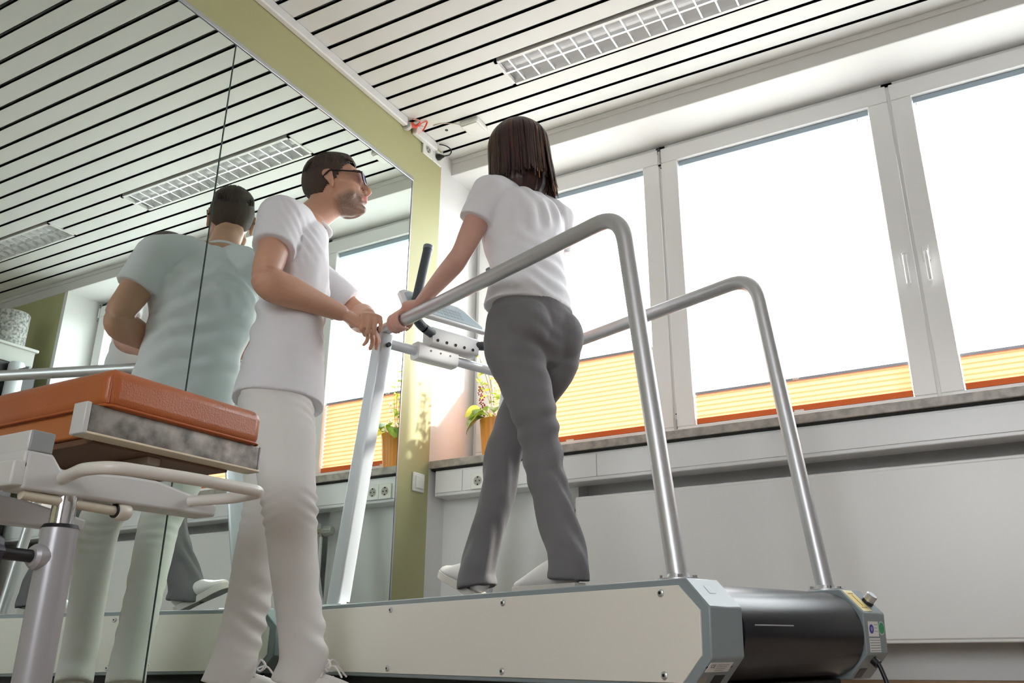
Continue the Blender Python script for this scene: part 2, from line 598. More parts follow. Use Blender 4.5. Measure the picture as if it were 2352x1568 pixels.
# ================================================================ MIRRORS
def mirror(name, y0, y1, label, tilt):
    r = empty(name, (0.004, (y0 + y1) / 2, 0.02), label, 'mirror')
    bm = bmesh.new()
    box(bm, 0.0005, 0.0045, y0 + 0.001, y1 - 0.001, 0.03, 2.353)
    finish('glass_edge', bm, mat('mirror_edge', (0.10, 0.15, 0.14), 0.3), r, smooth=False)
    bm = bmesh.new()
    vs = [bm.verts.new(p) for p in ((0.0052 + tilt, y0 + 0.003, 0.032), (0.0052, y1 - 0.003, 0.032), (0.0052, y1 - 0.003, 2.350), (0.0052 + tilt, y0 + 0.003, 2.350))]
    vs2 = [bm.verts.new((0.004, v.co.y, v.co.z)) for v in vs]
    bm.faces.new(vs)
    bm.faces.new(list(reversed(vs2)))
    for i in range(4):
        bm.faces.new((vs[i], vs2[i], vs2[(i + 1) % 4], vs[(i + 1) % 4]))
    finish('mirror_glass', bm, M_MIRROR, r, smooth=False)
    return r
mirror('wall_mirror', -1.372, -0.246, 'tall frameless wall mirror, the pane next to the window corner', 0.0)
mirror('wall_mirror', -2.60, -1.373, 'tall frameless wall mirror, the pane behind the orange treatment bench', 0.0)
S('trim_7', B(0.0, 0.009, -2.6, -0.238, 2.353, 2.374), M_ALU, 0.002)
S('trim_8', B(0.0, 0.008, -0.246, -0.238, 0.03, 2.372), M_ALU, 0.002)

# ================================================================ CEILING LIGHTS
M_LOUVRE = mat('louvre_aluminium', (0.86, 0.87, 0.88), 0.25, 0.6)
M_TROUGH = mat('lamp_reflector', (0.92, 0.92, 0.93), 0.3, 0.1)
M_LFRAME = mat('lamp_frame_white', (0.86, 0.86, 0.85), 0.35)
M_TUBE = mat('fluorescent_tube', (0.92, 0.92, 0.92), 0.3)
def lamp(x0, x1, label):
    y0, y1 = LY0, LY1
    r = empty('ceiling_light', ((x0 + x1) / 2, (y0 + y1) / 2, H), label, 'ceiling light', 'recessed ceiling lights')
    zf = H - 0.004
    bm = bmesh.new()
    box(bm, x0, x1, y0, y0 + 0.014, zf, H + 0.02)
    box(bm, x0, x1, y1 - 0.014, y1, zf, H + 0.02)
    box(bm, x0, x0 + 0.014, y0, y1, zf, H + 0.02)
    box(bm, x1 - 0.014, x1, y0, y1, zf, H + 0.02)
    finish('lamp_frame', bm, M_LFRAME, r, smooth=False)
    bm = bmesh.new()
    yc = (y0 + y1) / 2
    hw = (y1 - y0) / 2 - 0.014
    prof = [(-hw, 0.016), (-hw * 0.88, 0.034), (-hw * 0.5, 0.050), (0, 0.036), (hw * 0.5, 0.050), (hw * 0.88, 0.034), (hw, 0.016)]
    for xa, xb in ((x0 + 0.014, x1 - 0.014),):
        A = [bm.verts.new((xa, yc + a, H + z)) for a, z in prof]
        C_ = [bm.verts.new((xb, yc + a, H + z)) for a, z in prof]
        for i in range(len(prof) - 1):
            bm.faces.new((A[i], A[i + 1], C_[i + 1], C_[i]))
        bm.faces.new(A)
        bm.faces.new(C_)
    finish('reflector', bm, M_TROUGH, r)
    bm = bmesh.new()
    n = 16
    for i in range(1, n + 1):
        x = x0 + 0.014 + 0.052 + (x1 - x0 - 0.13) * (i - 1) / (n - 1)
        prism(bm, [(-0.0035, -0.002), (0.0035, -0.002), (0.0012, 0.022), (-0.0012, 0.022)], V((x, 0, H)), X, Z, Y, y0 + 0.014, y1 - 0.014)
    prism(bm, [(-0.005, -0.003), (0.005, -0.003), (0.0015, 0.020), (-0.0015, 0.020)], V((0, yc, H)), Y, Z, X, x0 + 0.014, x1 - 0.014)
    finish('louvre', bm, M_LOUVRE, r, smooth=False)
    for s in (-1, 1):
        bm = bmesh.new()
        cyl(bm, (x0 + 0.06, yc + s * hw * 0.5, H + 0.040), (x1 - 0.05, yc + s * hw * 0.5, H + 0.040), 0.008, 12)
        tb = finish('lamp_tube', bm, M_TUBE, r)
        bm = bmesh.new()
        box(bm, x0 + 0.035, x0 + 0.062, yc + s * hw * 0.5 - 0.012, yc + s * hw * 0.5 + 0.012, H + 0.03, H + 0.05)
        finish('tube_holder', bm, mat('holder_beige', (0.42, 0.40, 0.33), 0.5), r, bevel=0.003)
    return r
lamp(*LAMPS[0], 'long recessed louvre light in the slatted ceiling, the one closer to the mirror corner')
lamp(*LAMPS[1], 'long recessed louvre light in the slatted ceiling, farther along the window wall')

# white box on the ceiling with its thin cable
r = empty('ceiling_sensor', (0.285, -0.133, H), 'small white flat sensor box screwed to the ceiling slats near the corner', 'sensor')
finish('sensor_body', B(0.232, 0.338, -0.186, -0.080, H - 0.026, H), M_PLASTIC, r, bevel=0.008, seg=3)
finish('sensor_cap', B(0.240, 0.330, -0.178, -0.088, H - 0.031, H - 0.026), M_PLASTIC, r, bevel=0.003)
bm = bmesh.new()
tube(bm, catmull([(0.234, -0.15, H - 0.004), (0.20, -0.19, H - 0.004), (0.15, -0.215, H - 0.003), (0.10, -0.22, H - 0.002)], 6), 0.0018, 6)
finish('sensor_cable', bm, mat('pinkish_cable', (0.72, 0.62, 0.56), 0.5), r)
bm = bmesh.new()
cyl(bm, (0.135, -0.155, H - 0.0015), (0.135, -0.155, H + 0.002), 0.0085, 16)
o = finish('ceiling_hole', bm, M_BLACK)
tag(o, 'small black round hole in a ceiling slat beside the white sensor box', 'hole')

# surface conduit along the top of the green wall
r = empty('cable_conduit', (0.02, -1.5, 2.63), 'long white square conduit running along the top of the green wall', 'conduit')
finish('conduit_body', B(0.001, 0.030, -5.4, -0.335, 2.612, H - 0.001), M_PVC, r, bevel=0.006, seg=3)
r = empty('cable_conduit', (0.02, -0.2, 2.63), 'short white conduit stub between the red ribbon and the ceiling socket', 'conduit')
finish('conduit_body', B(0.001, 0.032, -0.268, -0.078, 2.610, H - 0.001), M_PVC, r, bevel=0.008, seg=3)
bm = bmesh.new()
lathe(bm, (0.012, -0.322, 2.622), [(0.020, -0.010), (0.026, -0.008), (0.026, 0.008), (0.020, 0.010)], 20, V((0.25, -1, 0.2)).normalized())
cl = finish('conduit_clamp', bm, mat('clamp_grey', (0.55, 0.54, 0.50), 0.5))
tag(cl, 'round grey clamp at the cut end of the long conduit', 'clamp')
rb = empty('ribbon', (0.03, -0.29, 2.64), 'knotted red and white ribbon tied round the gap in the conduit', 'ribbon')
M_RED = mat('red_ribbon', (0.80, 0.10, 0.05), 0.5)
M_PINK = mat('pale_red_ribbon', (0.85, 0.42, 0.36), 0.5)
bm = bmesh.new()
ellip(bm, V((0.030, -0.306, 2.632)), X, Y, Z, 0.013, 0.016, 0.016)
cyl(bm, (0.03, -0.306, 2.632), (0.035, -0.272, 2.638), 0.008, 12)
finish('knot', bm, M_RED, rb)
random.seed(3)
for k in range(5):
    a = random.uniform(-1, 1)
    p = V((0.034, -0.284, 2.637))
    q = p + V((0.02 + 0.01 * k % 3, 0.018 * cos(k * 1.7), 0.026 * sin(k * 1.7 + .6)))
    e = p + V((0.012, 0.05 * cos(k * 1.3 + 1), 0.045 * sin(k * 1.3 + 1)))
    e.z = min(e.z, H - 0.004)
    q.z = min(q.z, H - 0.004)
    bm = bmesh.new()
    tube(bm, catmull([p, q, e], 6), 0.004, 6, flat=0.25)
    finish('ribbon_tail', bm, M_PINK if k % 2 else M_RED, rb)

so = empty('ceiling_socket', (0.0, -0.093, 2.56), 'white double socket high on the green wall right under the ceiling', 'socket')
make_schuko(so, V((0.001, -0.135, 2.596)), Y, X, 0.082)
make_schuko(so, V((0.001, -0.053, 2.596)), Y, X, 0.082)
pl = empty('power_plug', (0.02, -0.05, 2.59), 'black plug with a looping black cord in the high socket', 'plug')
bm = bmesh.new()
lathe(bm, (0.012, -0.052, 2.594), [(0.017, 0), (0.018, 0.012), (0.010, 0.028), (0.006, 0.04)], 18, V((1, 0, -0.15)).normalized())
finish('plug_body', bm, M_BLACK, pl)
bm = bmesh.new()
tube(bm, catmull([(0.045, -0.052, 2.59), (0.075, -0.035, 2.60), (0.080, -0.03, 2.63), (0.06, -0.05, 2.65), (0.035, -0.075, 2.652)], 8), 0.0032, 8)
finish('cord', bm, M_BLACK, pl)

# light switch on the green wall
sw = empty('light_switch', (0.0, -0.083, 0.874), 'white rocker light switch on the narrow green wall strip', 'switch')
finish('switch_plate', B(0.0005, 0.010, -0.126, -0.040, 0.832, 0.918), M_PLASTIC, sw, bevel=0.004)
finish('rocker', B(0.010, 0.017, -0.112, -0.054, 0.846, 0.904), M_PLASTIC, sw, bevel=0.004)

# ================================================================ TREADMILL
T0 = V((1.68017, -1.41736, 0.29833))
tu = V((-0.94038836, 0.34006551, 0.00501888)).normalized()
tw = V((0.34006979, 0.9404002, 0.0)).normalized()
tn = V((0.00471975, -0.00170677, 0.99998741)).normalized()
def L(u, w, c): return T0 + tu * u + tw * w + tn * c
TW = 0.742
M_TGREY = mat('grey_powder_coat', (0.245, 0.285, 0.30), 0.35)
M_TPANEL = mat('cream_side_panel', (0.80, 0.76, 0.69), 0.38)
M_BELT = mat('belt_rubber', (0.014, 0.014, 0.018), 0.27)
tm = empty('treadmill', L(0.85, TW / 2, -0.298), 'large treadmill with cream side panel, grey end caps and steel handrails', 'treadmill')
OUT = [(-0.008, 0), (-0.067, -0.060), (-0.064, -0.158), (-0.008, -0.217), (1.690, -0.217), (1.736, -0.160), (1.736, -0.060), (1.680, 0)]
INN = [(0.010, -0.014), (-0.044, -0.066), (-0.042, -0.153), (0.010, -0.206), (1.672, -0.206), (1.712, -0.155), (1.712, -0.066), (1.664, -0.014)]
for nm, w0, w1 in (('frame_rail', 0.004, 0.115), ('frame_rail', 0.630, TW - 0.004)):
    bm = bmesh.new()
    prism(bm, OUT, T0, tu, tn, tw, w0, w1)
    finish(nm, bm, M_TGREY, tm, bevel=0.003)
for w0, w1 in ((-0.0005, 0.006), (TW - 0.006, TW + 0.0005)):
    bm = bmesh.new()
    prism(bm, INN, T0, tu, tn, tw, w0, w1)
    sp = finish('side_panel', bm, M_TPANEL, tm, bevel=0.001)
    for k in range(4):
        for c in (-0.028, -0.192):
            u = 0.056 + 0.529 * k
            bm = bmesh.new()
            ws = w0 - 0.002 if w0 < 0.1 else w1 + 0.002
            lathe(bm, L(u, ws, c), [(0.0085, -0.003), (0.0085, 0.001), (0.006, 0.003)], 16, tw * (-1 if w0 < 0.1 else 1))
            sc = finish('screw', bm, M_STEEL, sp)
            bm = bmesh.new()
            cyl(bm, L(u, ws, c), L(u, ws + (-0.0035 if w0 < 0.1 else 0.0035), c), 0.0035, 6)
            if w0 < 0.1:
                finish('screw_socket', bm, M_BLACK, sp)
            else:
                bm.free()
# white side strips of the walking surface and the belt loop
for w0, w1 in ((0.060, 0.112), (0.632, 0.684)):
    bm = bmesh.new()
    obox(bm, T0, tu, tw, tn, 0.13, 1.45, w0, w1, 0.0, 0.004)
    finish('foot_strip', bm, M_PVC, tm, bevel=0.001)
bm = bmesh.new()
RR = 0.1015
prof = []
for k in range(25):
    t = pi / 2 + pi * k / 24
    prof.append((0.036 + RR * cos(t), -0.108 + RR * sin(t)))
for k in range(25):
    t = -pi / 2 + pi * k / 24
    prof.append((1.634 + RR * cos(t), -0.108 + RR * sin(t)))
prism(bm, prof, T0, tu, tn, tw, 0.122, 0.622)
belt = finish('running_belt', bm, M_BELT, tm)
bm = bmesh.new()
t = pi * 0.955
p = L(0.036 + (RR + 0.0004) * cos(t), 0, -0.108 + (RR + 0.0004) * sin(t))
obox(bm, p, tn, tw, -tu, -0.0015, 0.0015, 0.160, 0.31, -0.0008, 0.0004)
finish('belt_mark', bm, mat('belt_mark_white', (0.35, 0.35, 0.36), 0.6), belt, smooth=False)
# feet under the frame
for u in (0.12, 1.55):
    for w in (0.06, 0.68):
        bm = bmesh.new()
        lathe(bm, L(u, w, -0.298) , [(0.03, 0.0), (0.03, 0.012), (0.012, 0.02), (0.012, 0.082)], 20)
        finish('foot', bm, M_RUBBER, tm)
bm = bmesh.new()
obox(bm, T0, tu, tw, tn, 0.02, 1.66, 0.10, 0.64, -0.262, -0.215)
finish('chassis', bm, M_BLACK, tm, bevel=0.004)

# sloping faces of the rear end caps
def face_frame(P0, P1, w):
    """frame lying on the face from P0 to P1 (u, c): ax along tw, ay down the face, az outward"""
    a, b = L(P0[0], w, P0[1]), L(P1[0], w, P1[1])
    ay = (b - a).normalized()
    az = tw.cross(ay).normalized()
    if az.dot(-tu) < 0 and az.dot(tn) < 0: az = -az
    if az.dot(-tu * 1.0) < 0: az = -az
    return a, tw, ay, az, (b - a).length
def sticker(name, fr, x0, x1, y0, y1, m, th=0.0008, parent=None, base=0.0002):
    a, ax, ay, az, ln = fr
    bm = bmesh.new()
    obox(bm, a, ax, ay, az, x0, x1, y0, y1, base, base + th)
    return finish(name, bm, m, parent or tm, smooth=False)
UP = ((-0.008, 0), (-0.067, -0.060))
BK = ((-0.067, -0.060), (-0.064, -0.158))
LO = ((-0.064, -0.158), (-0.008, -0.217))
M_YEL = mat('yellow_label', (0.86, 0.62, 0.12), 0.4)
M_LABEL = mat('white_label', (0.80, 0.78, 0.78), 0.45)
M_INK = mat('dark_print', (0.12, 0.12, 0.14), 0.6)
M_PURPLE = mat('purple_print', (0.07, 0.05, 0.30), 0.5)
M_GSTICK = mat('green_print', (0.06, 0.33, 0.14), 0.5)
M_PALEG = mat('pale_green_rim', (0.45, 0.62, 0.50), 0.5)
M_FAINT = mat('faint_grey_print', (0.32, 0.36, 0.38), 0.5)
fu = face_frame(*UP, 0.635)
y = sticker('warning_sticker', fu, 0.004, 0.050, 0.004, 0.078, mat('pale_yellow_label', (0.85, 0.76, 0.42), 0.4))
sticker('warning_print', fu, 0.010, 0.044, 0.012, 0.070, M_YEL, 0.0004, y, 0.0011)
sticker('warning_line', fu, 0.025, 0.0285, 0.022, 0.060, M_INK, 0.0003, y, 0.0016)
for i in range(2):
    sticker('warning_line', fu, 0.014, 0.040, 0.016 + i * 0.049, 0.018 + i * 0.049, M_INK, 0.0003, y, 0.0016)
bm = bmesh.new()
a, ax, ay, az, ln = fu
c = a + ax * 0.072 + ay * 0.045
lathe(bm, c, [(0.016, 0), (0.016, 0.006), (0.0145, 0.008)], 26, az)
kn = finish('key_switch', bm, M_BLACK, tm)
bm = bmesh.new()
lathe(bm, c + az * 0.008, [(0.0145, 0), (0.0145, 0.016), (0.012, 0.018)], 26, az)
finish('key_cap', bm, M_ALU, kn)
fb = face_frame(*BK, 0.635)
w = sticker('inspection_label', fb, 0.012, 0.062, 0.020, 0.056, M_LABEL)
def disc(name, fr, x, y, rr, m, parent, base, sx=1.0):
    a, ax, ay, az, ln = fr
    bm = bmesh.new()
    vs, v2 = [], []
    for k in range(28):
        t = 2 * pi * k / 28
        q = a + ax * (x + rr * sx * cos(t)) + ay * (y + rr * sin(t)) + az * base
        vs.append(bm.verts.new(q)); v2.append(bm.verts.new(q + az * 0.0004))
    bm.faces.new(vs); bm.faces.new(list(reversed(v2)))
    for k in range(28):
        bm.faces.new((vs[k], vs[(k + 1) % 28], v2[(k + 1) % 28], v2[k]))
    return finish(name, bm, m, parent, smooth=False)
disc('round_print', fb, 0.026, 0.038, 0.011, M_PURPLE, w, 0.0012)
disc('round_print', fb, 0.026, 0.038, 0.005, mat('lilac_print', (0.30, 0.28, 0.52), 0.5), w, 0.0017)
for i in range(3):
    sticker('text_line', fb, 0.040, 0.059 - 0.004 * (i % 2), 0.027 + i * 0.008, 0.0285 + i * 0.008, M_FAINT, 0.0003, w, 0.0012)
g = disc('round_sticker', fb, 0.079, 0.036, 0.017, M_PALEG, tm, 0.0004)
disc('round_print', fb, 0.079, 0.036, 0.0135, M_GSTICK, g, 0.0010)
w2 = sticker('type_label', fb, 0.012, 0.066, 0.060, 0.093, M_LABEL)
for i in range(5):
    sticker('text_line', fb, 0.013, 0.064, 0.0635 + i * 0.0062, 0.0658 + i * 0.0062, M_FAINT, 0.0003, w2, 0.0012)
fl = face_frame(*LO, 0.0)
p_ = sticker('rating_plate', fl, 0.010, 0.085, 0.012, 0.036, M_LABEL, 0.0012)
def text_mesh(name, s, fr, x, y, size, m, parent, base):
    a, ax, ay, az, ln = fr
    cu = bpy.data.curves.new('txt', 'FONT')
    cu.body = s
    cu.size = size
    cu.extrude = 0.0002
    ob = bpy.data.objects.new('txt', cu)
    scn.collection.objects.link(ob)
    dg = bpy.context.evaluated_depsgraph_get()
    me = bpy.data.meshes.new_from_object(ob.evaluated_get(dg))
    bpy.data.objects.remove(ob)
    bm = bmesh.new()
    bm.from_mesh(me)
    for v in bm.verts:
        q = a + ax * (x + v.co.x) + ay * (y - v.co.y) + az * (base + v.co.z)
        v.co = q
    return finish(name, bm, m, parent, smooth=False)
text_mesh('ce_mark', 'CE', fl, 0.016, 0.024, 0.012, M_INK, p_, 0.0018)
for i in range(4):
    sticker('text_line', fl, 0.036, 0.074 - 0.003 * i, 0.016 + i * 0.005, 0.0175 + i * 0.005, M_FAINT, 0.0003, p_, 0.0015)
for xx in (0.0065, 0.0885):
    disc('plate_rivet', fl, xx, 0.024, 0.003, M_BLACK, p_, 0.0002)
for fr, x0 in ((fl, 0.052), (face_frame(*LO, 0.635), 0.010)):
    sticker('vent_slot', fr, x0, x0 + 0.034, 0.046, 0.076, M_BLACK)
disc('cap_button', fl, 0.022, 0.062, 0.013, mat('dull_brass', (0.45, 0.42, 0.35), 0.4, 0.6), tm, 0.0004)
fu0 = face_frame(*UP, 0.0)
lg = sticker('embossed_plate', fu0, 0.044, 0.066, 0.022, 0.044, mat('pale_blue_print', (0.30, 0.35, 0.37), 0.4), 0.0004)
bm = bmesh.new()
a, ax, ay, az, ln = face_frame(*LO, 0.635)
st = a + ax * 0.045 + ay * 0.018
tube(bm, catmull([st, st + az * 0.02, st + az * 0.05 - Z * 0.05, st + az * 0.065 - Z * 0.11, st + az * 0.07 + V((0.03, -0.02, 0)) - Z * 0.128, st + V((0.6, 0.1, 0)) - Z * 0.128], 8), 0.0055, 10)
cd = finish('power_cord', bm, M_BLACK, tm)
bm = bmesh.new()
cyl(bm, st, st + az * 0.016, 0.011, 16)
finish('cord_grommet', bm, M_BLACK, tm)

# handrails
RT = 0.0232
def rail(w, wb=None):
    base = L(0.070, w, 0.0)
    path = bend_path([base, L(0.200, w, 0.975), L(1.405, w, 0.970)], 0.097, 10)
    bm = bmesh.new()
    tube(bm, path, RT, 20)
    h = finish('handrail', bm, M_STEEL, tm)
    bm = bmesh.new()
    lathe(bm, L(0.070, w, 0.0), [(0.045, 0), (0.045, 0.006), (0.026, 0.008), (0.024, 0.016)], 24)
    finish('rail_flange', bm, M_STEEL, h)
    for k in range(4):
        bm = bmesh.new()
        a = pi / 4 + k * pi / 2
        cyl(bm, L(0.070 + 0.036 * cos(a), w + 0.036 * sin(a), 0.004), L(0.070 + 0.036 * cos(a), w + 0.036 * sin(a), 0.013), 0.006, 6)
        finish('bolt', bm, M_CHROME, h)
    bm = bmesh.new()
    lathe(bm, L(1.395, w, 0.970), [(RT + 0.0005, 0), (RT + 0.0005, 0.016), (RT - 0.006, 0.022)], 20, tu)
    finish('end_cap', bm, M_RUBBER, h)
    return h
WN, WFAR = 0.078, 0.700
rail(WN)
rail(WFAR)
def post(w):
    bm = bmesh.new()
    rings = []
    for c, uc, ru in ((0.0, 1.582, 0.043), (0.3, 1.522, 0.041), (0.6, 1.462, 0.038), (0.925, 1.398, 0.034), (0.948, 1.395, 0.033)):
        rings.append((L(uc, w, c), tu, tw, ru, 0.026))
    ring_loft(bm, rings, 32, True, 6.0)
    p = finish('front_post', bm, M_ALU2, tm)
    bm = bmesh.new()
    obox(bm, T0, tu, tw, tn, 1.490, 1.670, w - 0.040, w + 0.036, 0.0, 0.006)
    finish('post_foot', bm, M_ALU2, p, bevel=0.002)
    for du in (-0.072, 0.072):
        bm = bmesh.new()
        cyl(bm, L(1.580 + du, w, 0.004), L(1.580 + du, w, 0.012), 0.007, 6)
        finish('bolt', bm, M_CHROME, p)
    bm = bmesh.new()
    cyl(bm, L(1.372, w + 0.004, 0.905), L(1.356, w + 0.004, 0.905), 0.0085, 14)
    finish('post_screw', bm, M_BLACK, p)
    return p
M_ALU2 = mat('silver_painted_profile', (0.66, 0.70, 0.74), 0.32, 0.25)
post(WN)
post(WFAR)
bm = bmesh.new()
cyl(bm, L(1.395, WN + 0.02, 0.922), L(1.395, WFAR - 0.02, 0.922), 0.019, 20)
finish('crossbar', bm, M_ALU2, tm)
# console
M_CONS = mat('console_light_grey', (0.74, 0.76, 0.77), 0.35)
bm = bmesh.new()
ring_loft(bm, [(L(1.395, 0.218, 0.922), tu, tn, 0.031, 0.034), (L(1.395, 0.40, 0.922), tu, tn, 0.031, 0.034)], 28, True, 4.0)
finish('clamp_sleeve', bm, M_CONS, tm)
bm = bmesh.new()
ring_loft(bm, [(L(1.378, 0.262, 0.984), tu, tn, 0.034, 0.037), (L(1.378, 0.482, 0.984), tu, tn, 0.034, 0.037)], 28, True, 5.0)
br = finish('console_bracket', bm, M_CONS, tm)
for k in range(5):
    bm = bmesh.new()
    w = 0.285 + 0.042 * k
    cyl(bm, L(1.350, w, 0.968), L(1.3425, w, 0.966), 0.0062, 12)
    finish('vent_hole', bm, M_BLACK, br)
for k in range(3):
    bm = bmesh.new()
    w = 0.27 + 0.045 * k
    cyl(bm, L(1.370, w, 0.926), L(1.3625, w, 0.925), 0.004, 10)
    finish('vent_hole', bm, mat('hole_grey', (0.2, 0.2, 0.2), 0.6), br)
# display housing: thin wedge, tilted towards the user
o = L(1.325, 0.305, 1.030)
dy = (tu * 0.52 + tn * 0.85).normalized()
dz = tw.cross(dy).normalized()
if dz.z < 0: dz = -dz
bm = bmesh.new()
poly = [(-0.175, 0.0), (0.185, 0.0), (0.188, 0.012), (0.110, 0.105), (0.085, 0.118), (-0.165, 0.125), (-0.192, 0.105), (-0.190, 0.02)]
prism(bm, poly, o, tw, dy, dz, 0.0, 0.022)
dp = finish('display_housing', bm, M_CONS, tm, bevel=0.005)
bm = bmesh.new()
prism(bm, [(x * 0.90, 0.010 + y_ * 0.82) for x, y_ in poly], o, tw, dy, dz, 0.022, 0.0245)
finish('display_panel', bm, mat('display_blue_grey', (0.42, 0.50, 0.54), 0.2), dp, bevel=0.001)
bm = bmesh.new()
obox(bm, o, tw, dy, dz, -0.09, 0.09, 0.02, 0.09, -0.012, 0.001)
finish('display_back', bm, mat('perforated_grey', (0.50, 0.54, 0.57), 0.5), dp, bevel=0.003)
bm = bmesh.new()
for i in range(9):
    for j in range(3):
        obox(bm, o, tw, dy, dz, -0.06 + i * 0.016, -0.049 + i * 0.016, 0.028 + j * 0.018, 0.039 + j * 0.018, 0.0245, 0.0252)
finish('keypad', bm, mat('keypad_grey', (0.28, 0.33, 0.37), 0.4), dp, smooth=False)
bm = bmesh.new()
c = o + tw * 0.015 + dy * 0.105 + dz * 0.020
lathe(bm, c, [(0.008, 0), (0.008, 0.010), (0.014, 0.012), (0.016, 0.018), (0.012, 0.024), (0.004, 0.026)], 24, dz)
finish('stop_button', bm, mat('stop_red', (0.85, 0.10, 0.03), 0.3), dp)
M_GRIP = mat('grip_foam', (0.045, 0.055, 0.065), 0.5)
for s in (-1, 1):
    wc = 0.372
    def q(u, dw, c): return L(u, wc + s * dw, c)
    bm = bmesh.new()
    path = bend_path([q(1.378, 0.075, 0.994), q(1.345, 0.130, 0.994), q(1.320, 0.222, 1.008), q(1.338, 0.155, 1.335)], [0.03, 0.075], 12)
    tube(bm, path, 0.0180, 18)
    hb = finish('handlebar', bm, M_GRIP, tm)
    bm = bmesh.new()
    e = (q(1.338, 0.155, 1.335) - q(1.320, 0.222, 1.008)).normalized()
    lathe(bm, q(1.338, 0.155, 1.335) - e * 0.012, [(0.0190, 0), (0.0198, 0.004), (0.0198, 0.016), (0.014, 0.020)], 18, e)
    finish('grip_cap', bm, mat('grip_cap_grey', (0.16, 0.18, 0.20), 0.3), hb)

# ================================================================ TREATMENT BENCH
M_LEATH = mat('orange_leather', (0.42, 0.108, 0.028), 0.36, noise_amt=0.12, noise_scale=5, bump=0.12, bump_scale=260, coat=0.15)
M_PIPE = mat('leather_piping', (0.42, 0.10, 0.025), 0.4)
M_GALV = mat('worn_galvanised', (0.30, 0.27, 0.24), 0.38, 0.6, color2=(0.09, 0.08, 0.07), noise_scale=22)
M_BFR = mat('bench_grey_enamel', (0.56, 0.55, 0.54), 0.3)
M_BFRD = mat('bench_dark_cap', (0.26, 0.27, 0.27), 0.4)
M_BOARD = mat('brown_board', (0.13, 0.065, 0.035), 0.6)
be = empty('treatment_bench', (0.55, -2.0, 0.0), 'orange leather treatment bench on a grey lifting column in the left foreground', 'bench')
bm = bmesh.new()
box(bm, 0.300, 0.800, -2.170, -1.772, 0.607, 0.692)
pad = finish('seat_pad', bm, M_LEATH, be, bevel=0.024, seg=6)
bm = bmesh.new()
z = 0.614
e = 0.0035
tube(bm, bend_path([(0.55, -2.168 - e * .2, z), (0.797 + e * .2, -2.168 - e * .2, z), (0.797 + e * .2, -1.772, z), (0.30, -1.772 + e * .2, z), (0.30, -2.168, z), (0.549, -2.168 - e * .2, z)], 0.022, 5), 0.0028, 8)
finish('piping', bm, M_PIPE, pad)
bm = bmesh.new()
tube(bm, catmull([(0.794, -2.164, 0.618), (0.7945, -2.1645, 0.645), (0.792, -2.162, 0.672), (0.781, -2.151, 0.690)], 6), 0.0022, 8)
finish('corner_seam', bm, M_PIPE, pad)
finish('pad_base', B(0.305, 0.742, -2.160, -1.800, 0.560, 0.616), mat('orange_leather_under', (0.42, 0.13, 0.03), 0.5), be, bevel=0.004)
bm = bmesh.new()
box(bm, 0.752, 0.788, -2.192, -1.764, 0.556, 0.611)
pt = finish('side_plate', bm, M_GALV, be, bevel=0.002)
finish('plate_lip', B(0.745, 0.792, -2.194, -1.762, 0.5520, 0.5565), mat('cream_lip', (0.72, 0.62, 0.46), 0.4), be, bevel=0.001)
finish('end_bracket', B(0.752, 0.791, -2.203, -2.192, 0.551, 0.613), M_BFR, be, bevel=0.002)
finish('end_bracket', B(0.752, 0.791, -1.764, -1.760, 0.551, 0.611), M_BFR, be, bevel=0.001)
finish('base_board', B(0.34, 0.748, -2.150, -1.815, 0.546, 0.560), M_BOARD, be, bevel=0.002)
bm = bmesh.new()
box(bm, 0.34, 0.745, -2.02, -1.99, 0.530, 0.546)
finish('cross_strut', bm, mat('strut_brown', (0.30, 0.24, 0.18), 0.5), be, bevel=0.002)
bm = bmesh.new()
box(bm, 0.308, 0.345, -2.192, -1.764, 0.552, 0.611)
finish('side_plate', bm, M_GALV, be, bevel=0.002)
# steel beams
bm = bmesh.new()
box(bm, 0.20, 0.792, -2.297, -2.252, 0.497, 0.537)
gb = finish('cross_beam', bm, M_BFR, be, bevel=0.005)
finish('beam_cap', B(0.792, 0.797, -2.296, -2.253, 0.498, 0.536), M_BFRD, gb, bevel=0.003)
bm = bmesh.new()
box(bm, 0.20, 0.795, -2.316, -2.288, 0.434, 0.480)
box(bm, 0.20, 0.795, -2.300, -2.250, 0.466, 0.500)
finish('cross_beam', bm, M_BFR, be, bevel=0.004)
bm = bmesh.new()
prism(bm, [(-2.296, 0.430), (-1.875, 0.434), (-1.872, 0.462), (-1.94, 0.474), (-2.03, 0.488), (-2.09, 0.487), (-2.23, 0.476), (-2.25, 0.500), (-2.296, 0.500)], V((0, 0, 0)), Y, Z, X, 0.735, 0.797)
finish('long_beam', bm, M_BFR, be, bevel=0.006, seg=3)
bm = bmesh.new()
prism(bm, [(-2.296, 0.430), (-1.875, 0.434), (-1.872, 0.462), (-2.03, 0.488), (-2.296, 0.500)], V((0, 0, 0)), Y, Z, X, 0.31, 0.36)
finish('long_beam', bm, M_BFR, be, bevel=0.006, seg=3)
bm = bmesh.new()
tube(bm, bend_path([(0.785, -2.222, 0.460), (0.905, -2.262, 0.459), (0.965, -2.250, 0.459), (0.997, -2.10, 0.459), (1.003, -1.945, 0.459), (0.900, -1.925, 0.459), (0.785, -1.945, 0.459)], [0.02, 0.03, 0.04, 0.03, 0.02], 8), 0.0115, 16)
finish('grab_loop', bm, mat('bench_cream_enamel', (0.66, 0.63, 0.58), 0.3), be)
bm = bmesh.new()
tube(bm, [(0.78, -2.285, 0.424), (0.78, -2.098, 0.419)], 0.0095, 14)
rod = finish('push_rod', bm, mat('cream_rod', (0.62, 0.56, 0.44), 0.35), be)
bm = bmesh.new()
lathe(bm, (0.78, -2.100, 0.419), [(0.015, 0), (0.017, 0.004), (0.017, 0.022), (0.014, 0.028)], 22, Y)
